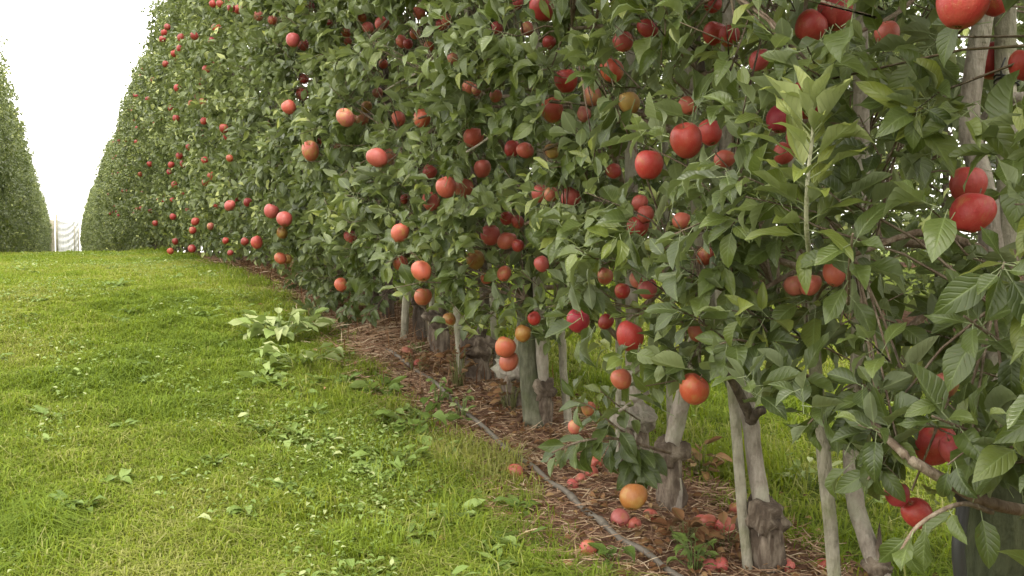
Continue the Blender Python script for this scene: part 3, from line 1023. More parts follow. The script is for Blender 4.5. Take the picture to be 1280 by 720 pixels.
def polyline_trunk(base, top, g, wob=0.02, n=14):
    k = np.linspace(0, 1, n)[:, None]
    p = base * (1 - k) + top * k
    p[1:-1, :2] += np.cumsum(g.normal(0, wob * 0.45, (n - 2, 2)), 0) * np.linspace(1, 1, n - 2)[:, None]
    return p

def knot_mesh(name, c, rx, rz, mat, seed, holes=2):
    """a gnarled graft swelling"""
    g = np.random.default_rng(seed)
    V, T = [], []
    nu, nv = 16, 10
    for a in range(nv + 1):
        th = math.pi * a / nv
        for b in range(nu):
            ph = 2 * math.pi * b / nu
            dirv = Vector((math.sin(th) * math.cos(ph), math.sin(th) * math.sin(ph), math.cos(th)))
            f = 1 + 0.55 * mnoise.noise(dirv * 1.8 + Vector((seed * 3.1, 0, 0))) + 0.32 * mnoise.noise(dirv * 4 + Vector((0, seed * 1.7, 0)))
            V.append((c[0] + dirv.x * rx * f, c[1] + dirv.y * rx * f, c[2] + dirv.z * rz * f))
    for a in range(nv):
        for b in range(nu):
            p, q = a * nu + b, a * nu + (b + 1) % nu
            T += [(p, p + nu, q + nu), (p, q + nu, q)]
    return np.array(V), np.array(T)

# trunk lines: (pixel x, pixel y) of points on the row's middle plane, from the ground up
TRUNK_PIX = {
    2: [(1240, 420), (1238, 300), (1230, 235), (1214, 180), (1212, 130), (1222, 60), (1240, -40), (1250, -200)],
    3: [(1102, 735), (1090, 690), (1072, 640), (1066, 590), (1066, 520), (1075, 430)],
    4: [(962, 745), (958, 705), (954, 640), (944, 580), (938, 525), (926, 480), (905, 420)],
    5: [(846, 655), (842, 610), (838, 575), (848, 520), (860, 470), (872, 420), (885, 380)],
    6: [(800, 600), (795, 560), (793, 525), (792, 480), (790, 420)],
    8: [(638, 540), (640, 505), (643, 475), (646, 440), (655, 380)],
    9: [(588, 500), (590, 470), (596, 445), (600, 420), (606, 380)],
    10: [(549, 470), (547, 440), (545, 420), (549, 395), (556, 360)],
    11: [(520, 448), (521, 420), (526, 395), (524, 375), (528, 340)],
    12: [(488, 430), (485, 408), (483, 390), (486, 370)],
    13: [(470, 424), (474, 400), (469, 378), (462, 360), (466, 340)],
}
KNOTS = {3: (0.26, .036), 4: (0.23, .074), 5: (0.25, .066), 6: (0.33, .078), 8: (0.24, .085), 9: (0.22, .085), 10: (0.26, .075), 11: (0.30, .065), 12: (0.26, .06), 13: (0.33, .07), 14: (0.25, .06), 7: (0.25, .06)}

near_root = []
for i, s in enumerate(NEAR):
    a = near[i]
    g = np.random.default_rng(900 + i)
    base = np.array([X0, s, ground(X0, s) - 0.02])
    root = empty('apple_tree', base, NEAR_LABEL[i], 'apple tree', 'apple trees of the near row')
    near_root.append(root)
    loc = np.array(root.location)
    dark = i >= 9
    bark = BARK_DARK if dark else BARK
    if i in TRUNK_PIX:
        pth = [at_x(px, py, X0) for px, py in TRUNK_PIX[i]]
        zg = ground(X0, pth[0][1])
        pth = [p for p in pth if p[2] > zg + 0.03]
        if i == 2:
            pth = [np.array([X0, s - 0.02, zg + 0.35])] + pth
        pth = [np.array([X0, pth[0][1] - 0.0 * s, zg - 0.05])] + pth
        topz = zg + 3.75
        last = pth[-1]
        m = 5
        for q in range(1, m + 1):
            f = q / m
            pth.append(np.array([X0 + g.normal(0, 0.02), last[1] * (1 - f) + s * f + g.normal(0, 0.015), last[2] * (1 - f) + topz * f]))
    else:
        pth = [np.array([X0, s, base[2] - 0.03])] + [np.array([X0 + g.normal(0, 0.02), s + g.normal(0, 0.02), base[2] + h]) for h in (0.25, 0.7, 1.3, 2.0, 2.8, 3.7)]
    pts = smooth_path(pth, 36)
    hh = pts[:, 2] - pts[0, 2]
    r0 = {2: 0.026, 3: 0.022, 4: 0.0245, 5: 0.026}.get(i, 0.024)
    rad = np.interp(hh, [0, 0.22, 0.34, 1.2, 2.2, 3.8], [r0 * 1.2, r0 * 1.15, r0 * 1.08, r0 * 0.98, r0 * 0.6, r0 * 0.2])
    v, t = tube(pts, rad, 10, True, 0.10, i)
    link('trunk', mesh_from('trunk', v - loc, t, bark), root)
    if i in KNOTS:
        kh, kr = KNOTS[i]
        c = pts[np.argmin(abs(hh - kh))]
        v, t = knot_mesh('graft_knot', c, kr, kr * 0.72, GRAFT, i)
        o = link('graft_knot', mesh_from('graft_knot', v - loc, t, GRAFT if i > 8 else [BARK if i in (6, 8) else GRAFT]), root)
        v, t = knot_mesh('rootstock', c - np.array([0, 0, kh * 0.6]), kr * 0.66, kh * 0.8, GRAFT, i + 40)
        link('rootstock', mesh_from('rootstock', v - loc, t, GRAFT), root)
    # main limbs
    limbs = []
    for q in range(11):
        hb = g.uniform(0.55, 3.3) if q else 0.75
        p0 = pts[np.argmin(abs(hh - hb))]
        sg = -1 if q % 3 else 1
        w = float(half_width(hb))
        e = p0 + np.array([sg * w * g.uniform(0.6, 0.95), g.uniform(-0.38, 0.38), g.uniform(-0.12, 0.35)])
        mid = p0 * 0.5 + e * 0.5 + np.array([0, 0, g.uniform(0.0, 0.12)])
        lp = smooth_path([p0, mid, e], 8)
        x_, y_, d_ = project(lp)
        blocked = False
        for kx, ky, kr, kd, kp in keep_out:
            if kp > 0.84 and (np.hypot(x_ - kx, y_ - ky) < kr * 0.8).any():
                blocked = True
        for (ap, dia, ad) in apple_spots:
            if (np.linalg.norm(lp - ap, axis=1) < dia * 0.7).any():
                blocked = True
        if blocked:
            continue
        limbs.append(lp)
        v, t = tube(lp, np.linspace(0.013, 0.005, 8), 6, True, 0.08, q)
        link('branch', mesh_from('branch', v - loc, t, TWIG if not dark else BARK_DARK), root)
    for (bp, br, bm) in a.get('branch', []):
        v, t = tube(bp, br, 6)
        link('shoot', mesh_from('shoot', v - loc, t, bm), root)
    # twigs of the leaf rosettes
    sp = Soup()
    if limbs:
        alln = np.concatenate(limbs)
        for c in a['cl']:
            e = c[:3]
            k = np.argmin(np.linalg.norm(alln - e, axis=1))
            if np.linalg.norm(alln[k] - e) > 0.55:
                continue
            tip = e + c[3:6] * c[6]
            m1 = (alln[k] + e) / 2 + np.array([0, 0, 0.02])
            tw = np.array([alln[k], m1, e, tip])
            x_, y_, d_ = project(tw)
            bad = False
            for kx, ky, kr, kd, kp in keep_out:
                if kp > 0.5 and ((np.hypot(x_ - kx, y_ - ky) < kr) & (d_ < kd)).any():
                    bad = True; break
            if not bad:
                for row, sp_ in zip(apple_rows, apple_spots):
                    if ((np.hypot(x_ - row[0], y_ - row[1]) < row[2] * 0.6) & (d_ < sp_[2] + 0.05)).any():
                        bad = True; break
            if bad:
                continue
            v, t = tube(tw, [0.0035, 0.003, 0.0026, 0.0016], 3, False)
            sp.add(v, t)
    if sp.n:
        tag(link('twig', sp.mesh('twig', TWIG, True, loc), root), kind='stuff')
    # leaves: the ones that show largest are parts, the rest is one mass of leaves
    m = ID == i
    sing = single[m]
    rest = ~sing
    v, t, u, ti = leaves_mesh_arrays(a['P'][rest], a['D'][rest], a['N'][rest], a['L'][rest], a['T'][rest], MID, i)
    tag(link('foliage', mesh_from('foliage', v - loc, t, LEAF, {'leafuv': u, 'tint': ti}), root), kind='stuff')
    d_, b_, n_ = frames(a['D'][sing], a['N'][sing])
    for p, dd, bb, nn, ln, tt in zip(a['P'][sing], d_, b_, n_, a['L'][sing], a['T'][sing]):
        q = int(g.integers(0, len(LEAF_MESH)))
        if tt > 0.62:
            bb = bb * 0.74          # young leaves are slender
        M = Matrix(((dd[0] * ln, bb[0] * ln, nn[0] * ln, p[0] - loc[0]), (dd[1] * ln, bb[1] * ln, nn[1] * ln, p[1] - loc[1]),
                    (dd[2] * ln, bb[2] * ln, nn[2] * ln, p[2] - loc[2]), (0, 0, 0, 1)))
        o = link('leaf', LEAF_MESH[q], root, mat=M)
        o.color = (1, 1, 1, 1 - float(tt))

# bare hand-placed limbs that the photograph shows
def limb(i, pts, radii, mat, name='branch', sides=8):
    root = near_root[i]
    p = smooth_path([at_depth(*q) for q in pts], 18)
    v, t = tube(p, np.interp(np.linspace(0, 1, 18), np.linspace(0, 1, len(radii)), radii), sides, True, 0.07, int(pts[0][0]))
    link(name, mesh_from(name, v - np.array(root.location), t, mat), root)
limb(2, [(1240, 640, 1.75), (1300, 642, 1.8), (1235, 628, 1.72), (1190, 605, 1.69), (1150, 582, 1.68), (1128, 566, 1.70), (1090, 528, 1.85), (1076, 510, 2.0)][1:], [0.0115, 0.011, 0.010, 0.009, 0.008, 0.007, 0.006], TWIG)
limb(2, [(1215, 168, 2.36), (1228, 152, 2.34), (1246, 132, 2.30), (1270, 122, 2.24), (1310, 122, 2.2)], [0.018, 0.014, 0.012, 0.012, 0.012], BARK)
limb(2, [(1206, 140, 2.38), (1212, 90, 2.36), (1224, 30, 2.35), (1234, -30, 2.35)], [0.006, 0.008, 0.010, 0.010], BARK)
limb(5, [(842, 474, 3.0), (820, 485, 2.95), (795, 500, 2.9), (774, 514, 2.87)], [0.007, 0.006, 0.006, 0.005], BARK)
limb(4, [(940, 525, 2.95), (928, 500, 2.9), (915, 475, 2.85), (900, 455, 2.8)], [0.017, 0.015, 0.013, 0.011], BARK_DARK)
limb(4, [(938, 525, 2.95), (945, 516, 2.92), (955, 512, 2.9)], [0.020, 0.016, 0.013], BARK_DARK, 'branch')
limb(3, [(1060, 46, 1.9), (1100, 28, 1.95), (1130, 10, 2.0), (1160, -20, 2.05)], [0.004, 0.004, 0.005, 0.005], TWIG)
limb(7, [(645, 150, 3.3), (625, 162, 3.35), (600, 180, 3.4), (580, 192, 3.45)], [0.006, 0.005, 0.004, 0.004], BARK)
limb(10, [(520, 92, 4.1), (500, 102, 4.2), (480, 114, 4.3)], [0.005, 0.004, 0.003], BARK)
limb(5, [(866, 30, 2.85), (872, 60, 2.85), (876, 90, 2.85)], [0.013, 0.013, 0.014], BARK_DARK)

# ------------------------------------------------------------------ the farther trees: a few kinds, copied
KINDS = []
for k in range(6):
    g = np.random.default_rng(300 + k)
    cl = make_clusters(g, 0.0, 0.42, 0.14 if k != 5 else 0.5, 3.95, 500, (k * 7.3, k * 1.9, 0), 14)
    P_, D_, N_, L_, T_, K_ = cluster_leaves(g, cl, (7, 12), (0.062, 0.098))
    T_ = np.clip(T_ + 0.07, 0, 1)
    yl = g.uniform(0, 1, len(T_)) < 0.03
    T_[yl] = 0.89
    v, t, u, ti = leaves_mesh_arrays(P_, D_, N_, L_, T_, LOW, k)
    crown = mesh_from('crown', v, t, LEAF, {'leafuv': u, 'tint': ti})
    sp = Soup()
    pth = smooth_path([(0, 0, -0.05), (0.0, 0.01, 0.3), (0.02, -0.02, 1.2), (-0.02, 0.02, 2.4), (0, 0, 3.7)], 14)
    sp.add(*tube(pth, np.interp(pth[:, 2], [0, 0.3, 0.4, 3.7], [0.045, 0.042, 0.028, 0.006]), 7, True, 0.1, k))
    sp.add(*knot_mesh('k', (0, 0, 0.27), 0.055, 0.045, GRAFT, k))
    for q in range(7):
        hb = 0.6 + q * 0.42
        sg = -1 if q % 2 else 1
        sp.add(*tube(smooth_path([(0, 0, hb), (sg * 0.22, g.uniform(-.2, .2), hb + 0.1), (sg * 0.46, g.uniform(-.35, .35), hb + 0.12)], 6), np.linspace(0.012, 0.004, 6), 5))
    KINDS.append((crown, sp.mesh('trunk', BARK_DARK)))

def far_tree(x, y, k, rz, sc, label, group):
    root = empty('apple_tree', (x, y, ground(x, y)), label, 'apple tree', group)
    root.rotation_euler = (0, 0, rz)
    root.scale = (sc[0], sc[1], sc[2])
    link('crown', KINDS[k][0], root)
    link('trunk', KINDS[k][1], root)
    return root

g = np.random.default_rng(77)
y = 7.95
while y < 78:
    if y < 13:
        lab, grp = "densely leafy apple tree along the wall of trees between near trunks and the grassy crest", "apple trees before the crest"
    else:
        lab, grp = "small far apple tree merged into the receding leafy wall of the near row", "apple trees beyond the crest"
    far_tree(X0 + g.normal(0, 0.03), y, int(g.integers(0, 5)), math.pi * int(g.integers(0, 2)), (g.uniform(0.90, 1.10), 1, g.uniform(0.90, 1.08)), lab, grp)
    y += 0.72 if y < 16 else 0.85
y = 14.0
while y < 82:
    far_tree(-1.55 + g.normal(0, 0.06), y, int(g.integers(0, 5)), math.pi * int(g.integers(0, 2)), (g.uniform(0.85, 1.12), 1, g.uniform(0.88, 1.10)),
             "apple tree of the opposite row, across the grass lane before the white netting", "apple trees across the grass lane")
    y += 0.85
y = 1.2
while y < 34:
    far_tree(5.75 + g.normal(0, 0.03), y, int(g.integers(0, 5)), math.pi * int(g.integers(0, 2)), (1, 1, g.uniform(0.95, 1.02)),
             "apple tree of the next row, glimpsed through gaps behind the near trunks", "apple trees of the next row")
    y += 0.8
y = 3.0
while y < 34:
    far_tree(9.6 + g.normal(0, 0.05), y, int(g.integers(0, 5)), math.pi * int(g.integers(0, 2)), (1.1, 1, g.uniform(0.98, 1.08)),
             "apple tree two rows away, a scrap of green seen through leaf gaps", "apple trees two rows away")
    y += 0.85

# ------------------------------------------------------------------ apples
def apple_mesh(nphi=18, nth=28, lop=0.0, seed=0):
    g = np.random.default_rng(seed)
    ph0 = g.uniform(0, 6)
    V, T = [], []
    for a in range(nphi + 1):
        f = math.pi * a / nphi
        for b in range(nth):
            t = 2 * math.pi * b / nth
            r = math.sin(f) * (1 + 0.10 * math.cos(f)) * 0.5
            z = 0.56 * math.cos(f)
            s = math.sin(f)
            z -= 0.17 * math.exp(-(s / 0.30) ** 2) if f < math.pi / 2 else -0.085 * math.exp(-(s / 0.26) ** 2)
            lob = 1 + 0.022 * math.cos(5 * t + ph0) * max(0, -math.cos(f)) + 0.045 * math.cos(t + ph0) + 0.03 * math.cos(2 * t + ph0)
            V.append((r * lob * math.cos(t), r * lob * math.sin(t), z + lop * r * math.cos(t)))
    for a in range(nphi):
        for b in range(nth):
            p, q = a * nth + b, a * nth + (b + 1) % nth
            T += [(p, p + nth, q + nth), (p, q + nth, q)]
    return mesh_from('apple', np.array(V), np.array(T), APPLE)
AP_HI = [apple_mesh(16, 24, l, s) for l, s in ((0.08, 1), (-0.14, 2), (0.20, 3), (0.02, 4))]
AP_LO = [apple_mesh(8, 12, l, s) for l, s in ((0.05, 1), (-0.1, 2))]
v, t = tube([(0, 0, 0.37), (0.01, 0, 0.50), (0.04, 0.01, 0.66)], [0.018, 0.014, 0.018], 6)
STEM = mesh_from('stem', v, t, TWIG)
sp = Soup()
for q in range(5):
    a = q * 1.257
    o_ = np.array([math.cos(a), math.sin(a), 0])
    s_ = np.array([-math.sin(a), math.cos(a), 0])
    b = np.array([0, 0, -0.47])
    sp.add([b + o_ * 0.035 + s_ * 0.022, b + o_ * 0.035 - s_ * 0.022, b + o_ * 0.075 + np.array([0, 0, -0.035]), b + o_ * 0.03 + np.array([0, 0, -0.05])], [(0, 1, 2), (0, 2, 3), (1, 3, 2)])
CAL = sp.mesh('calyx', CALYX)

g = np.random.default_rng(21)
def jitter(c, k=0.12):
    return tuple(float(np.clip(x * (1 + g.uniform(-k, k)), 0, 1)) for x in c)
for (px, py, d, c, lab), (p, dia, dep) in zip(apple_rows, apple_spots):
    me = AP_HI[int(g.integers(0, 4))] if d >= 13 else AP_LO[int(g.integers(0, 2))]
    o = link('apple', me)
    tag(o, lab, 'apple', 'apples hanging on the near row')
    o.location = tuple(p)
    o.scale = (dia * 1.02, dia * 1.02, dia * g.uniform(0.94, 1.04))
    tilt = g.uniform(0.05, 0.65)
    dirn = g.uniform(0, 6.28)
    if (px, py) == (858, 175):
        tilt, dirn = 0.95, 2.4           # shows its calyx
    if (px, py) == (498, 149):
        tilt, dirn = -1.0, 2.4
    o.rotation_euler = (tilt * math.cos(dirn), tilt * math.sin(dirn), g.uniform(0, 6.28))
    rgb, sh = SKIN[c]
    if 13 < d < 27 and c in 'roc':            # the smaller fruit of the middle of the row carries a paler, dusty bloom
        rgb = tuple(0.72 * a + 0.28 * b for a, b in zip(rgb, (0.58, 0.22, 0.15)))
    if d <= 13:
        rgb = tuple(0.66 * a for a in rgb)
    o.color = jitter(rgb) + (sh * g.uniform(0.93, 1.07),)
    if d >= 16:
        link('stem', STEM, o)
        link('calyx', CAL, o)
# the small fruit farther along, too small to tell one from the next
yy = 7.6 + 24 * g.uniform(0, 1, 120) ** 1.4
for y in yy:
    h = g.uniform(0.5, 3.5)
    p = np.array([X0 - float(half_width(h)) - g.uniform(0.0, 0.11), y, ground(X0, y) + h])
    qx, qy, qd = project(p)
    if any(math.hypot(qx - a[0], qy - a[1]) < 9 for a in apple_rows):
        continue
    o = link('apple', AP_LO[int(g.integers(0, 2))])
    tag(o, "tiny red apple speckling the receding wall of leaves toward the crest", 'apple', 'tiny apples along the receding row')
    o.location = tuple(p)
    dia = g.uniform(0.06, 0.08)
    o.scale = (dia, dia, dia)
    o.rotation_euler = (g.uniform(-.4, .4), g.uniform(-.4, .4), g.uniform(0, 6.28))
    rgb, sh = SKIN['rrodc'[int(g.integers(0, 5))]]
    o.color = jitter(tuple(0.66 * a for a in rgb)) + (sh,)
for px, py, d, c, lab in read_table(FALLEN):
    q = on_ground(px, py + d * 0.40)
    dep = float((q - EYE) @ Fv)
    dia = float(np.clip(1.25 * d * dep / FPX, 0.05, 0.085))
    o = link('apple', AP_HI[int(g.integers(0, 4))])
    tag(o, lab, 'apple', 'fallen apples on the soil')
    o.location = (q[0], q[1], q[2] + dia * 0.58)
    o.scale = (dia, dia * g.uniform(0.85, 1.0), dia * g.uniform(0.8, 0.95))
    o.rotation_euler = (g.uniform(0.8, 2.4), g.uniform(-0.5, 0.5), g.uniform(0, 6.28))
    rgb, sh = SKIN[c]
    rgb = tuple(0.6 * a + 0.4 * b for a, b in zip(rgb, (0.52, 0.20, 0.15)))
    o.color = jitter(rgb) + (sh * 0.95,)
    link('stem', STEM, o)
    link('calyx', CAL, o)

# ------------------------------------------------------------------ stakes, posts, poles
def pole(name, p_low, p_up, x, r, mat, label, cat, square=False, extra_down=0.3, extra_up=0.0, top_cut=True, group=None, seed=0):
    a, b = at_x(*p_low, x), at_x(*p_up, x)
    d = unit(b - a)
    zg = ground(a[0], a[1]) - 0.05
    a2 = a + d * ((zg - a[2]) / d[2])
    b2 = b + d * extra_up
    o = empty(name, a2, label, cat, group)
    n = 14
    pts = np.linspace(a2, b2, n)
    gg = np.random.default_rng(seed)
    pts[1:-1] += gg.normal(0, r * 0.06, (n - 2, 3))
    v, t = tube(pts, np.full(n, r) * (1 + gg.normal(0, 0.025, n)), 4 if square else 12, True, 0.03, seed)
    me = mesh_from('shaft', v - a2, t, mat, smooth=not square)
    if not square:
        me.set_sharp_from_angle(angle=R(50))
    link('shaft', me, o)
    return o, a2, b2
stakes = 'stakes beside the trunks'
pole('wooden_stake', (933, 690), (917, 500), 1.84, 0.0165, STAKE, "mossy thin round stake just before the trunk with the big split graft knot", 'stake', extra_up=1.0, group=stakes, seed=1)
pole('wooden_stake', (1045, 720), (1026, 530), 1.82, 0.025, STAKE, "pale square stake standing alone between two pale trunks", 'stake', True, extra_up=0.9, group=stakes, seed=2)
pole('wooden_stake', (712, 560), (699, 390), 2.02, 0.018, STAKE, "grey stake in the gap beyond the thick post", 'stake', extra_up=0.8, group=stakes, seed=3)
pole('wooden_stake', (504, 440), (509, 350), 1.80, 0.022, STAKE, "tan stake by the black trunk, orange red apple hanging before it", 'stake', extra_up=0.5, group=stakes, seed=4)
pole('wooden_stake', (537, 445), (540, 370), 1.92, 0.016, STAKE, "thin brownish stake between two short dark trunks", 'stake', extra_up=0.5, group=stakes, seed=5)
pole('wooden_stake', (575, 455), (571, 395), 1.84, 0.018, STAKE, "thin grey stake by the thick dark stump under the brown apple", 'stake', extra_up=0.5, group=stakes, seed=6)
pole('wooden_stake', (838, 560), (836, 440), 2.10, 0.012, STAKE, "thin stake behind the slanting grey trunk", 'stake', extra_up=0.8, group=stakes, seed=7)
pole('wooden_stake', (773, 560), (773, 470), 1.95, 0.012, STAKE, "thin stake behind the low hanging orange apple", 'stake', extra_up=0.6, group=stakes, seed=8)
pole('wooden_stake', (486, 420), (484, 355), 2.0, 0.014, STAKE, "slim stake between black trunks before yellow green grass", 'stake', extra_up=0.5, group=stakes, seed=12)
pole('wooden_post', (668, 530), (659, 390), 1.86, 0.047, POST, "thick green grey post behind the two hanging orange apples", 'post', extra_up=2.6, seed=9)
o, a2, b2 = pole('wooden_pole', (1259, 220), (1257, 0), 2.0, 0.023, STAKE, "tall weathered wooden pole with black wire tie beside the bare grey trunk", 'pole', extra_up=1.6, seed=10)
c = at_x(1258, 105, 2.0)
sp = Soup()
for q in range(3):
    k = np.linspace(0, 6.28, 16)
    sp.add(*tube(np.stack([c[0] + 0.026 * np.cos(k), c[1] + 0.026 * np.sin(k), c[2] + 0.008 * q + 0.004 * np.sin(k * 2 + q)], 1), 0.0025, 5))
sp.add(*tube([c + np.array([-0.026, -0.01, 0.0]), c + np.array([-0.035, -0.012, 0.03]), c + np.array([-0.03, -0.02, 0.055])], 0.0022, 5))
sp.add(*tube([c + np.array([-0.026, -0.01, 0.0]), c + np.array([-0.04, -0.012, -0.02]), c + np.array([-0.032, -0.02, -0.045])], 0.0022, 5))
link('wire_tie', sp.mesh('wire_tie', RUBBER, True, a2), o)

p0 = at_depth(1250, 720, 2.02); zg = ground(p0[0], p0[1])
o = empty('anchor_post', (p0[0], p0[1], zg), "stout dark green anchor post, stump cut off under the bare brown branch", 'post')
v, t = tube(np.linspace((0, 0, -0.05), (0.0, 0.0, zg * 0 + at_depth(1250, 575, 2.02)[2] - zg), 12), np.linspace(0.072, 0.066, 12), 18, True, 0.015, 4)
me = mesh_from('shaft', v, t, ANCHOR); me.set_sharp_from_angle(angle=R(50))
link('shaft', me, o)
hp = smooth_path([at_depth(1209, 545, 1.95), at_depth(1208, 590, 1.94), at_depth(1203, 640, 1.93), at_depth(1198, 690, 1.92), at_depth(1206, 760, 1.93)], 24)
sp = Soup(); sp.add(*tube(hp, 0.0125, 10))
ho = link('rubber_hose', sp.mesh('rubber_hose', RUBBER, True, hp[-1]), None, tuple(hp[-1]))
tag(ho, "black rubber hose standing against the stout dark green post", 'hose')
arm = smooth_path([at_depth(1204, 625, 1.93), at_depth(1196, 613, 1.92), at_depth(1188, 604, 1.91)], 6)
v, t = tube(arm, 0.011, 8)
link('hose_branch', mesh_from('hose_branch', v - hp[-1], t, RUBBER), ho)

# thin pole at the top beside a dark gap
o, a2, b2 = pole('metal_pole', (588, 60), (583, 0), 2.0, 0.017, STAKE, "thin grey pole in the dark leaf gap at the top edge", 'pole', extra_up=0.9, seed=11)

# trellis wires of the near row
for h, lab in ((1.05, "lowest trellis wire strung along the near row"), (1.75, "middle trellis wire strung along the near row, by the wire tie"), (2.9, "topmost trellis wire strung along the near row")):
    yy = np.arange(0.3, 40, 0.8)
    pts = np.stack([np.full(len(yy), 1.96), yy, ground(1.96, yy) + h], 1)
    v, t = tube(pts, 0.0016, 4)
    tag(link('trellis_wire', mesh_from('trellis_wire', v, t, WIRE)), lab, 'wire')

# grey irrigation hose lying along the edge of the soil
hp = [on_ground(*q, lift=0.02) for q in ((455, 418), (475, 432), (500, 452), (535, 476), (565, 503), (605, 540), (650, 577), (680, 600), (705, 620), (735, 645), (762, 668), (800, 694), (840, 720), (900, 765))]
hp = smooth_path(hp, 60)
hp[:, 2] = ground(hp[:, 0], hp[:, 1]) + 0.034 + 0.006 * np.sin(np.arange(60) * 0.9) - 0.05 * np.clip(1 - np.arange(60) / 7.0, 0, 1)
v, t = tube(hp, 0.0102, 10)
ho = tag(link('irrigation_hose', mesh_from('irrigation_hose', v - hp[30], t, HOSE), None, tuple(hp[30])), "long grey irrigation hose lying on the soil among fallen apples", 'hose')
for k in (14, 27, 38, 44):
    d = unit(hp[k + 1] - hp[k])
    v, t = tube([hp[k] - d * 0.02, hp[k] + d * 0.02], 0.0135, 10)
    link('joint', mesh_from('joint', v - hp[30], t, HOSE), ho)

# white netting and its posts at the far end of the lane
y0 = 74.0
def lane_x(px):
    r = ray(px, 295); return r[0] / r[1] * y0
zz = lambda py: CAM_Z + (300 - py) / FPX * y0 * math.cos(YAW)
xa, xb = lane_x(72), lane_x(99)
U, W = np.meshgrid(np.linspace(0, 1, 40), np.linspace(0, 1, 40), indexing='ij')
Zb, Zt = zz(321), zz(275)
sag = 0.16 * np.sin(np.pi * U)
Y = y0 + 0.035 * np.sin((W * 1.0 - 0.35 * U - 0.5 * (U - 0.5) ** 2) * 34) * (0.4 + 0.6 * U) + 0.05 * np.sin(U * 25)
V = np.stack([xa + (xb - xa) * U, Y, Zb + (Zt - Zb) * W - sag * W], -1).reshape(-1, 3)
i, j = np.meshgrid(np.arange(39), np.arange(39), indexing='ij'); a_ = (i * 40 + j).ravel()
o = empty('netting_screen', (xa, y0, Zb), "white netting screen hung on posts at the far end of the grass lane", 'netting')
link('net', mesh_from('net', V - np.array([xa, y0, Zb]), np.concatenate([np.stack([a_, a_ + 40, a_ + 41], 1), np.stack([a_, a_ + 41, a_ + 1], 1)]), NET), o)
for px, tpy, r in ((71, 268, 0.075), (93, 282, 0.03), (98, 285, 0.03)):
    x = lane_x(px)
    v, t = tube(np.array([(x, y0 - 0.2, Zb - 0.3), (x, y0 - 0.2, zz(tpy))]), r, 8)
    link('post', mesh_from('post', v - np.array([xa, y0, Zb]), t, STAKE), o)
x = lane_x(65.5)
for px, tpy, r, lab in ((65.5, 276, 0.16, "pale wooden end post, thicker, just beside the white netting"), (62, 288, 0.06, "slim pale end post between the tree wall and a thicker post")):
    x = lane_x(px)
    v, t = tube(np.linspace((x, y0 - 2, Zb - 0.3), (x, y0 - 2, zz(tpy)), 5), r, 10, True, 0.04)
    tag(link('end_post', mesh_from('end_post', v - np.array([x, y0 - 2, Zb]), t, STAKE), None, (x, y0 - 2, Zb)), lab, 'post')

# ------------------------------------------------------------------ grass, straw, dead leaves, small weeds
def patch(x, y):
    """slow variation of the sward"""
    return np.array([mnoise.noise(Vector((a * 0.9, b * 0.7, 4.0))) + 0.6 * mnoise.noise(Vector((a * 2.3, b * 1.9, 8.0))) for a, b in zip(x, y)])

def blades(x, y, h, wdt, lean, g, tint):
    n = len(x)
    z = ground(x, y)
    az = g.uniform(0, 6.28, n)
    d = np.stack([np.cos(az), np.sin(az), np.zeros(n)], 1)
    s = np.stack([-np.sin(az), np.cos(az), np.zeros(n)], 1)
    b = np.stack([x, y, z], 1)
    up = np.array([0, 0, 1.0])
    m = b + (d * (lean * 0.35)[:, None] + up) * (h * 0.55)[:, None]
    tp = b + d * (lean * h)[:, None] + up * (h * np.clip(1 - 0.42 * lean, 0.25, 1))[:, None]
    w = wdt[:, None]
    V = np.stack([b - s * w, b + s * w, m - s * w * 0.8, m + s * w * 0.8, tp], 1).reshape(-1, 3)
    k = (np.arange(n) * 5)[:, None, None]
    T = (np.array([(0, 1, 3), (0, 3, 2), (2, 3, 4)])[None] + k).reshape(-1, 3)
    return V, T, np.repeat(tint, 5)

def in_strip(x, g, y):
    e = 0.46 + g.normal(0, 0.09, len(x))
    f = e - 0.23
    return ((x > 1.9 - e - 0.13 * np.clip((4.9 - y) / 1.8, 0, 1)) & (x < 1.9 + f)) | ((x > -1.6 - e) & (x < -1.6 + f)) | ((x > 5.75 - e) & (x < 5.75 + f))

g = np.random.default_rng(3)
sets = []
def scatter(n, x0, x1, y0_, y1_, hlo, hhi, w, power=1.0):
    x = g.uniform(x0, x1, n); y = y0_ + (y1_ - y0_) * g.uniform(0, 1, n) ** power
    k = ~in_strip(x, g, y)
    x, y = x[k], y[k]
    pt = patch(x, y)
    edge = np.exp(-((x - 1.33) / 0.16) ** 2)
    tf = np.array([mnoise.noise(Vector((a * 6.5, b * 5.0, 2.0))) for a, b in zip(x, y)])
    h = g.uniform(hlo, hhi, len(x)) * (1 + 0.45 * pt) * np.clip(1 + 1.0 * tf, 0.5, 1.8) * (1 + 0.9 * edge)
    lean = g.uniform(0.15, 1.0, len(x)) ** 0.7 * 2.1
    dry = g.uniform(0, 1, len(x)) < np.clip(0.17 - 0.42 * pt, 0.02, 0.6)
    tint = np.clip(0.42 - 0.50 * pt + g.normal(0, 0.17, len(x)), 0, 0.9)
    tint[dry] = g.uniform(0.85, 1.0, dry.sum())
    sets.append(blades(x, y, np.clip(h, 0.012, 0.22), w * g.uniform(0.6, 1.3, len(x)) * (1 + y / 16.0), lean, g, tint))
scatter(170000, -0.55, 1.5, 2.3, 8.0, 0.016, 0.062, 0.0018, 1.25)
scatter(90000, -0.95, 1.5, 8.0, 16.0, 0.02, 0.06, 0.0019)
scatter(14000, -1.3, 1.5, 16.0, 24.0, 0.04, 0.08, 0.003)
scatter(22000, -1.6, -0.5, 1.0, 8.0, 0.03, 0.06, 0.003)
scatter(80000, 2.05, 5.3, 1.2, 9.0, 0.03, 0.10, 0.0028)
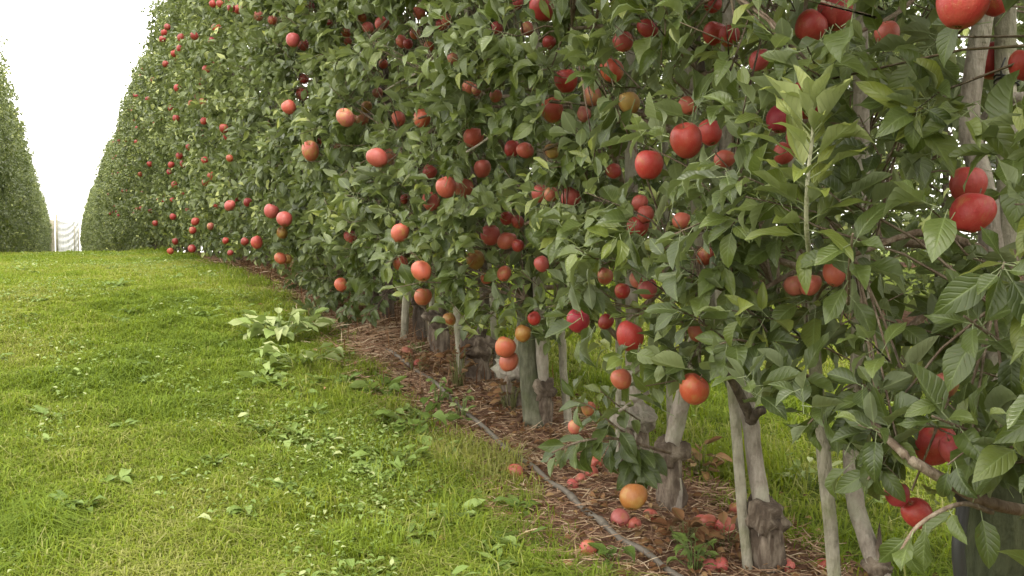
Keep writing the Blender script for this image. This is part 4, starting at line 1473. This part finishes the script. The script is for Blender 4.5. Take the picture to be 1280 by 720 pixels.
scatter(12000, 2.3, 5.3, 9.0, 14.0, 0.04, 0.11, 0.004)
n = 9000                                   # ragged longer grass creeping into the soil
x = 1.34 - 0.10 + g.normal(0, 0.11, n); y = 2.3 + 7 * g.uniform(0, 1, n)
x -= 0.10 * np.clip((4.9 - y) / 1.8, 0, 1)
cl_ = np.array([mnoise.noise(Vector((a * 5, b * 4, 6.0))) for a, b in zip(x, y)]) > 0.0
x, y = x[cl_], y[cl_]
sets.append(blades(x, y, g.uniform(0.04, 0.13, len(x)), g.uniform(0.0014, 0.0026, len(x)), g.uniform(0.2, 1.5, len(x)), g, np.clip(g.normal(0.5, 0.27, len(x)), 0, 1)))
V, T, A, off = [], [], [], 0
for v, t, a in sets:
    V.append(v); T.append(t + off); A.append(a); off += len(v)
V, T, A = np.concatenate(V), np.concatenate(T), np.concatenate(A)
tag(link('grass', mesh_from('grass', V, T, GRASS, {'tint': A, 'leafuv': np.tile((0, 1, 0), (len(V), 1))}, smooth=False)), kind='stuff')

# low broad leaves (clover, plantain, dandelion) through the sward
def broad(n, x, y, size, hl, tlo, thi, g):
    k = len(x)
    P = np.stack([x, y, ground(x, y) + hl], 1)
    az = g.uniform(0, 6.28, k)
    D = np.stack([np.cos(az), np.sin(az), g.uniform(0.05, 0.7, k)], 1)
    N = np.stack([g.normal(0, 0.3, k), g.normal(0, 0.3, k), np.ones(k)], 1)
    return P, D, N, size, g.uniform(tlo, thi, k)
x = np.concatenate([g.uniform(-0.5, 1.45, 14000), g.normal(1.12, 0.22, 5000), g.normal(1.12, 0.2, 900), g.uniform(2.4, 5, 2500)])
y = np.concatenate([2.3 + 12 * g.uniform(0, 1, 14000) ** 1.4, 2.3 + 8 * g.uniform(0, 1, 5000), g.normal(3.6, 0.5, 900), g.uniform(1.5, 9, 2500)])
pt = patch(x * 1.3 + 5, y * 1.3)
k = (pt > 0.02) & ~in_strip(x, g, y)
x, y = x[k], y[k]
big = g.uniform(0, 1, len(x)) < 0.04
size = np.where(big, g.uniform(0.03, 0.055, len(x)), g.uniform(0.011, 0.030, len(x)))
P, D, N, L, T_ = broad(len(x), x, y, size, g.uniform(0.022, 0.062, len(x)), 0.25, 0.85, g)
T_[g.uniform(0, 1, len(x)) < 0.16] = 0.97
# rosettes of plantain and dandelion rooted in the turf
nr = 150
rx = np.concatenate([g.uniform(-0.4, 1.4, 60), g.normal(1.12, 0.2, 90)]); ry = np.concatenate([2.4 + 8 * g.uniform(0, 1, 60) ** 1.3, 2.5 + 4.5 * g.uniform(0, 1, 90) ** 1.2])
for cx, cy in zip(rx, ry):
    m = int(g.integers(5, 11)); az = g.uniform(0, 6.28) + np.arange(m) * 2.4 + g.normal(0, 0.3, m)
    P = np.concatenate([P, np.stack([cx + 0.008 * np.cos(az), cy + 0.008 * np.sin(az), ground(cx, cy) + g.uniform(0.006, 0.03, m)], 1)])
    D = np.concatenate([D, np.stack([np.cos(az), np.sin(az), g.uniform(0.25, 1.1, m)], 1)])
    N = np.concatenate([N, np.stack([-0.5 * np.cos(az), -0.5 * np.sin(az), np.ones(m)], 1) + g.normal(0, 0.2, (m, 3))])
    L = np.concatenate([L, g.uniform(0.045, 0.105, m) * g.uniform(0.7, 1.1)])
    T_ = np.concatenate([T_, np.clip(g.uniform(0.1, 0.75) + g.normal(0, 0.1, m), 0, 1)])
ROS = flip_to_up([leaf_template(4, 0.30 + 0.05 * q, 0.3, 0.6 + 0.3 * q, 0.05, q, False) for q in range(4)])
kk = np.arange(len(P)) < len(x)
v1, t1, u1, a1 = leaves_mesh_arrays(P[kk], D[kk], N[kk], L[kk], T_[kk], LOW, 4)
v2, t2, u2, a2_ = leaves_mesh_arrays(P[~kk], D[~kk], N[~kk], L[~kk], T_[~kk], ROS, 5)
v, t, u, ti = np.concatenate([v1, v2]), np.concatenate([t1, t2 + len(v1)]), np.concatenate([u1, u2]), np.concatenate([a1, a2_])
tag(link('lawn_weeds', mesh_from('lawn_weeds', v, t, WEED, {'leafuv': u, 'tint': ti})), kind='stuff')

# rosettes and clumps that stand out one by one
def plant(name, px, py, n, size, height, tint, label, cat, mat, seed, spread=0.06, flat=0.5, tpls=None, lift=0.0, as_parts=True):
    g = np.random.default_rng(seed)
    b = on_ground(px, py)
    o = empty(name, b, label, cat)
    P, D, N, L, T = [], [], [], [], []
    st = Soup()
    for q in range(n):
        a = q * 2.4 + g.uniform(-0.5, 0.5)
        rad = spread * math.sqrt(g.uniform(0.05, 1))
        hz = height * g.uniform(0.3, 1.0)
        p = np.array([rad * math.cos(a), rad * math.sin(a), hz])
        d = np.array([math.cos(a), math.sin(a), g.uniform(-0.3, 0.5) * (1 - flat) + 0.15])
        P.append(p); D.append(d); N.append(np.array([0, 0, 1.0]) + g.normal(0, 0.3, 3)); L.append(g.uniform(*size)); T.append(np.clip(tint + g.normal(0, 0.12), 0, 1))
        st.add(*tube([(0.02 * math.cos(a), 0.02 * math.sin(a), 0), p * np.array([0.6, 0.6, 0.6]), p], [0.0025, 0.002, 0.0015], 4))
    link('stem', st.mesh('stem', mat), o)
    P, D, N, L, T = map(np.array, (P, D, N, L, T))
    d_, b_, n_ = frames(D, N)
    tl = tpls or HI
    ms = [mesh_from('leaf', v, t, mat, {'leafuv': u}) for v, t, u in tl[:4]]
    for p, dd, bb, nn, ln, tt in zip(P, d_, b_, n_, L, T):
        M = Matrix(((dd[0] * ln, bb[0] * ln, nn[0] * ln, p[0]), (dd[1] * ln, bb[1] * ln, nn[1] * ln, p[1]), (dd[2] * ln, bb[2] * ln, nn[2] * ln, p[2]), (0, 0, 0, 1)))
        lf = link('leaf', ms[int(g.integers(0, len(ms)))], o, mat=M)
        lf.color = (1, 1, 1, 1 - float(tt))
    return o
plant('dock_plant', 352, 428, 40, (0.09, 0.17), 0.17, 0.93, "large pale broad-leaved plant standing out of the lawn near the soil strip", 'plant', WEED, 1, 0.22, 0.7)
plant('dock_plant', 375, 458, 24, (0.07, 0.13), 0.11, 0.88, "smaller pale broad-leaved plant on the lawn, below the large one", 'plant', WEED, 2, 0.18, 0.8)
plant('dandelion', 565, 655, 15, (0.08, 0.13), 0.03, 0.55, "broad green dandelion rosette in the lawn near the straw edge", 'weed', WEED, 3, 0.03, 0.6)
plant('dandelion', 610, 690, 13, (0.07, 0.12), 0.03, 0.72, "pale dandelion rosette at the lower lawn edge by the soil", 'weed', WEED, 4, 0.03, 0.6)
plant('dandelion', 470, 495, 22, (0.07, 0.14), 0.05, 0.35, "dark green leafy rosette where the lawn meets the straw", 'weed', WEED, 5, 0.08, 0.4)
plant('dandelion', 545, 575, 18, (0.07, 0.12), 0.04, 0.45, "green dandelion rosette beside the dry grass tuft", 'weed', WEED, 6, 0.05, 0.5)
plant('dandelion', 330, 480, 14, (0.07, 0.11), 0.05, 0.8, "pale leafy weed in the mid lawn below the broad-leaved plants", 'weed', WEED, 7, 0.08, 0.6)
plant('seedling', 548, 510, 14, (0.035, 0.06), 0.15, 0.72, "yellow green seedling on the soil edge, upper of two", 'weed', WEED, 8, 0.035, 0.2)
plant('seedling', 577, 530, 14, (0.03, 0.05), 0.14, 0.93, "bright lime seedling on the soil edge, lower of two", 'weed', WEED, 9, 0.04, 0.2)
plant('seedling', 522, 446, 12, (0.03, 0.045), 0.09, 0.9, "tiny bright seedling beside the fallen pale pink apple", 'weed', WEED, 10, 0.04, 0.2)
plant('seedling', 768, 712, 8, (0.05, 0.08), 0.07, 0.15, "dark green young weed at the bottom edge beside the hose", 'weed', WEED, 11, 0.03, 0.4)
plant('feathery_weed', 868, 716, 34, (0.03, 0.05), 0.10, 0.62, "feathery bright green weed at the bottom edge beyond the hose", 'weed', WEED, 12, 0.05, 0.1)
plant('withered_weed', 573, 488, 24, (0.045, 0.08), 0.22, 0.45, "withered orange weed hanging by the thin grey stake", 'dead weed', DRY, 13, 0.05, 0.2)
plant('withered_weed', 638, 518, 26, (0.05, 0.08), 0.16, 0.55, "withered orange weed at the foot of the thick post, lane side", 'dead weed', DRY, 14, 0.06, 0.2)
plant('withered_weed', 655, 505, 12, (0.04, 0.07), 0.15, 0.6, "small withered orange weed touching the thick post", 'dead weed', DRY, 15, 0.04, 0.2)
plant('withered_weed', 875, 600, 22, (0.05, 0.08), 0.14, 0.75, "pale brown withered weed behind the gnarled dark base", 'dead weed', DRY, 16, 0.07, 0.3)
plant('withered_weed', 858, 690, 26, (0.045, 0.07), 0.10, 0.30, "dark rust withered weed before the gnarled dark base", 'dead weed', DRY, 17, 0.07, 0.3)
plant('withered_weed', 600, 470, 34, (0.03, 0.06), 0.16, 0.12, "dark reddish brown dead weed between stump and thick post", 'dead weed', DRY, 18, 0.16, 0.3)
plant('pale_weed', 1010, 612, 16, (0.035, 0.06), 0.10, 0.95, "whitish leafy weed in the grass of the next lane between trunks", 'weed', WEED, 19, 0.09, 0.3)
plant('pale_weed', 1075, 640, 14, (0.04, 0.07), 0.14, 0.85, "pale weed behind the leaning trunk in the next lane", 'weed', WEED, 20, 0.09, 0.3)

plant('withered_weed', 520, 470, 20, (0.04, 0.07), 0.12, 0.6, "rusty dead weed on the soil past the fallen pale pink apple", 'dead weed', DRY, 21, 0.08, 0.3)
plant('withered_weed', 905, 690, 20, (0.04, 0.07), 0.10, 0.5, "rusty dead weed between two fallen red apples and the split graft knot", 'dead weed', DRY, 22, 0.07, 0.3)
plant('leafy_weed', 520, 540, 26, (0.06, 0.12), 0.10, 0.4, "spreading green leafy weed where lawn meets the strip, above the dandelions", 'weed', WEED, 23, 0.14, 0.4)
plant('leafy_weed', 490, 585, 22, (0.05, 0.10), 0.08, 0.55, "light green leafy weed in the lawn beside the half-dry grass tuft", 'weed', WEED, 24, 0.13, 0.5)
# dry grass tuft at the edge of the soil
def tuft(px, py, n, hh, rad, label, seed, tlo=0.82, thi=1.0):
    g = np.random.default_rng(seed)
    b = on_ground(px, py)
    r = rad * np.sqrt(g.uniform(0, 1, n)); a = g.uniform(0, 6.28, n)
    v, t, ti = blades(b[0] + r * np.cos(a), b[1] + r * np.sin(a), g.uniform(0.4, 1, n) * hh, np.full(n, 0.0022), g.uniform(0.2, 1.2, n), g, g.uniform(tlo, thi, n))
    o = link('grass_tuft', mesh_from('grass_tuft', v - b, t, GRASS, {'tint': ti, 'leafuv': np.tile((0, 1, 0), (len(v), 1))}, smooth=False), None, tuple(b))
    tag(o, label, 'grass tuft')
tuft(597, 590, 700, 0.15, 0.17, "straw-coloured dry grass tuft where lawn meets soil beneath the thick post", 1)
tuft(566, 568, 420, 0.12, 0.14, "smaller half-dry grass tuft beside the larger straw-coloured one", 2, 0.7, 1.0)
tuft(632, 622, 380, 0.10, 0.14, "low dry grass tuft beside a fallen red apple", 3, 0.75, 1.0)
tuft(455, 690, 500, 0.12, 0.12, "dark long grass tuft at the bottom of the lawn", 4, 0.1, 0.6)
tuft(380, 640, 420, 0.10, 0.12, "long pale-bladed grass tuft in the lower lawn", 5, 0.3, 0.9)
tuft(930, 590, 500, 0.16, 0.2, "green grass tuft in the next lane behind the thin stake", 6, 0.2, 0.8)

# straw stalks and dead leaves on the soil strips
g = np.random.default_rng(8)
def stalks(n, x0, x1, y0_, y1_, power, lens, rad):
    sp_v, sp_t, sp_a = [], [], []
    x = g.uniform(x0, x1, n); y = y0_ + (y1_ - y0_) * g.uniform(0, 1, n) ** power
    az = g.uniform(0, 6.28, n); el = np.abs(g.normal(0, 0.22, n)); ln = g.uniform(*lens, n)
    b = np.stack([x, y, ground(x, y) + g.uniform(0.015, 0.034, n)], 1)
    d = np.stack([np.cos(az) * np.cos(el), np.sin(az) * np.cos(el), np.sin(el)], 1)
    kink = d + g.normal(0, 0.35, (n, 3)) * np.array([1, 1, 0.4])
    p1 = b + d * (ln * 0.5)[:, None]; p2 = p1 + unit(kink) * (ln * 0.5)[:, None]
    s = unit(np.cross(d, np.array([0, 0, 1.0])))
    w = (g.uniform(*rad, n))[:, None]
    up = np.array([0, 0, 1.0])
    V = np.stack([b - s * w, b + s * w, b + up * w * 1.5, p1 - s * w, p1 + s * w, p1 + up * w * 1.5, p2], 1).reshape(-1, 3)
    k = (np.arange(n) * 7)[:, None, None]
    T = (np.array([(0, 3, 2), (2, 3, 5), (2, 5, 1), (1, 5, 4), (3, 6, 5), (5, 6, 4)])[None] + k).reshape(-1, 3)
    return V, T, np.repeat(np.clip(g.normal(0.6, 0.25, n), 0, 1), 7)
parts = [stalks(14000, 1.25, 2.2, 1.4, 7.6, 1.0, (0.02, 0.11), (0.0006, 0.0019)), stalks(700, 1.32, 1.8, 5.0, 6.3, 1.0, (0.06, 0.22), (0.001, 0.0028)), stalks(500, 1.32, 2.4, 7.6, 12, 1.0, (0.05, 0.2), (0.002, 0.004))]
V, T, A, off = [], [], [], 0
for v, t, a in parts:
    V.append(v); T.append(t + off); A.append(a); off += len(v)
tag(link('straw', mesh_from('straw', np.concatenate(V), np.concatenate(T), STRAW, {'tint': np.concatenate(A)}, smooth=False)), kind='stuff')
n = 7000
x = g.normal(1.8, 0.22, n); y = 1.3 + 10 * g.uniform(0, 1, n) ** 1.25
az = g.uniform(0, 6.28, n)
P = np.stack([x, y, ground(x, y) + g.uniform(0.015, 0.045, n)], 1)
D = np.stack([np.cos(az), np.sin(az), g.uniform(-0.15, 0.6, n)], 1)
N = np.stack([g.normal(0, 0.6, n), g.normal(0, 0.6, n), np.ones(n)], 1)
v, t, u, ti = leaves_mesh_arrays(P, D, N, g.uniform(0.014, 0.046, n), np.clip(g.normal(0.38, 0.30, n), 0, 0.9), [LOW[2], LOW[4], LOW[5]], 2)
tag(link('dead_leaves', mesh_from('dead_leaves', v, t, DRY, {'leafuv': u, 'tint': ti})), kind='stuff')
# dead stalks heaped in the shade between the trunks farther along
n = 900
x = g.normal(1.85, 0.22, n); y = g.uniform(4.4, 9.0, n)
v, t, ti = blades(x, y, g.uniform(0.05, 0.20, n), np.full(n, 0.0026), g.uniform(0.1, 0.9, n), g, np.clip(g.normal(0.3, 0.25, n), 0, 1))
tag(link('dead_stalks', mesh_from('dead_stalks', v, t, DRY, {'tint': ti, 'leafuv': np.tile((0, 1, 0), (len(v), 1))}, smooth=False)), kind='stuff')
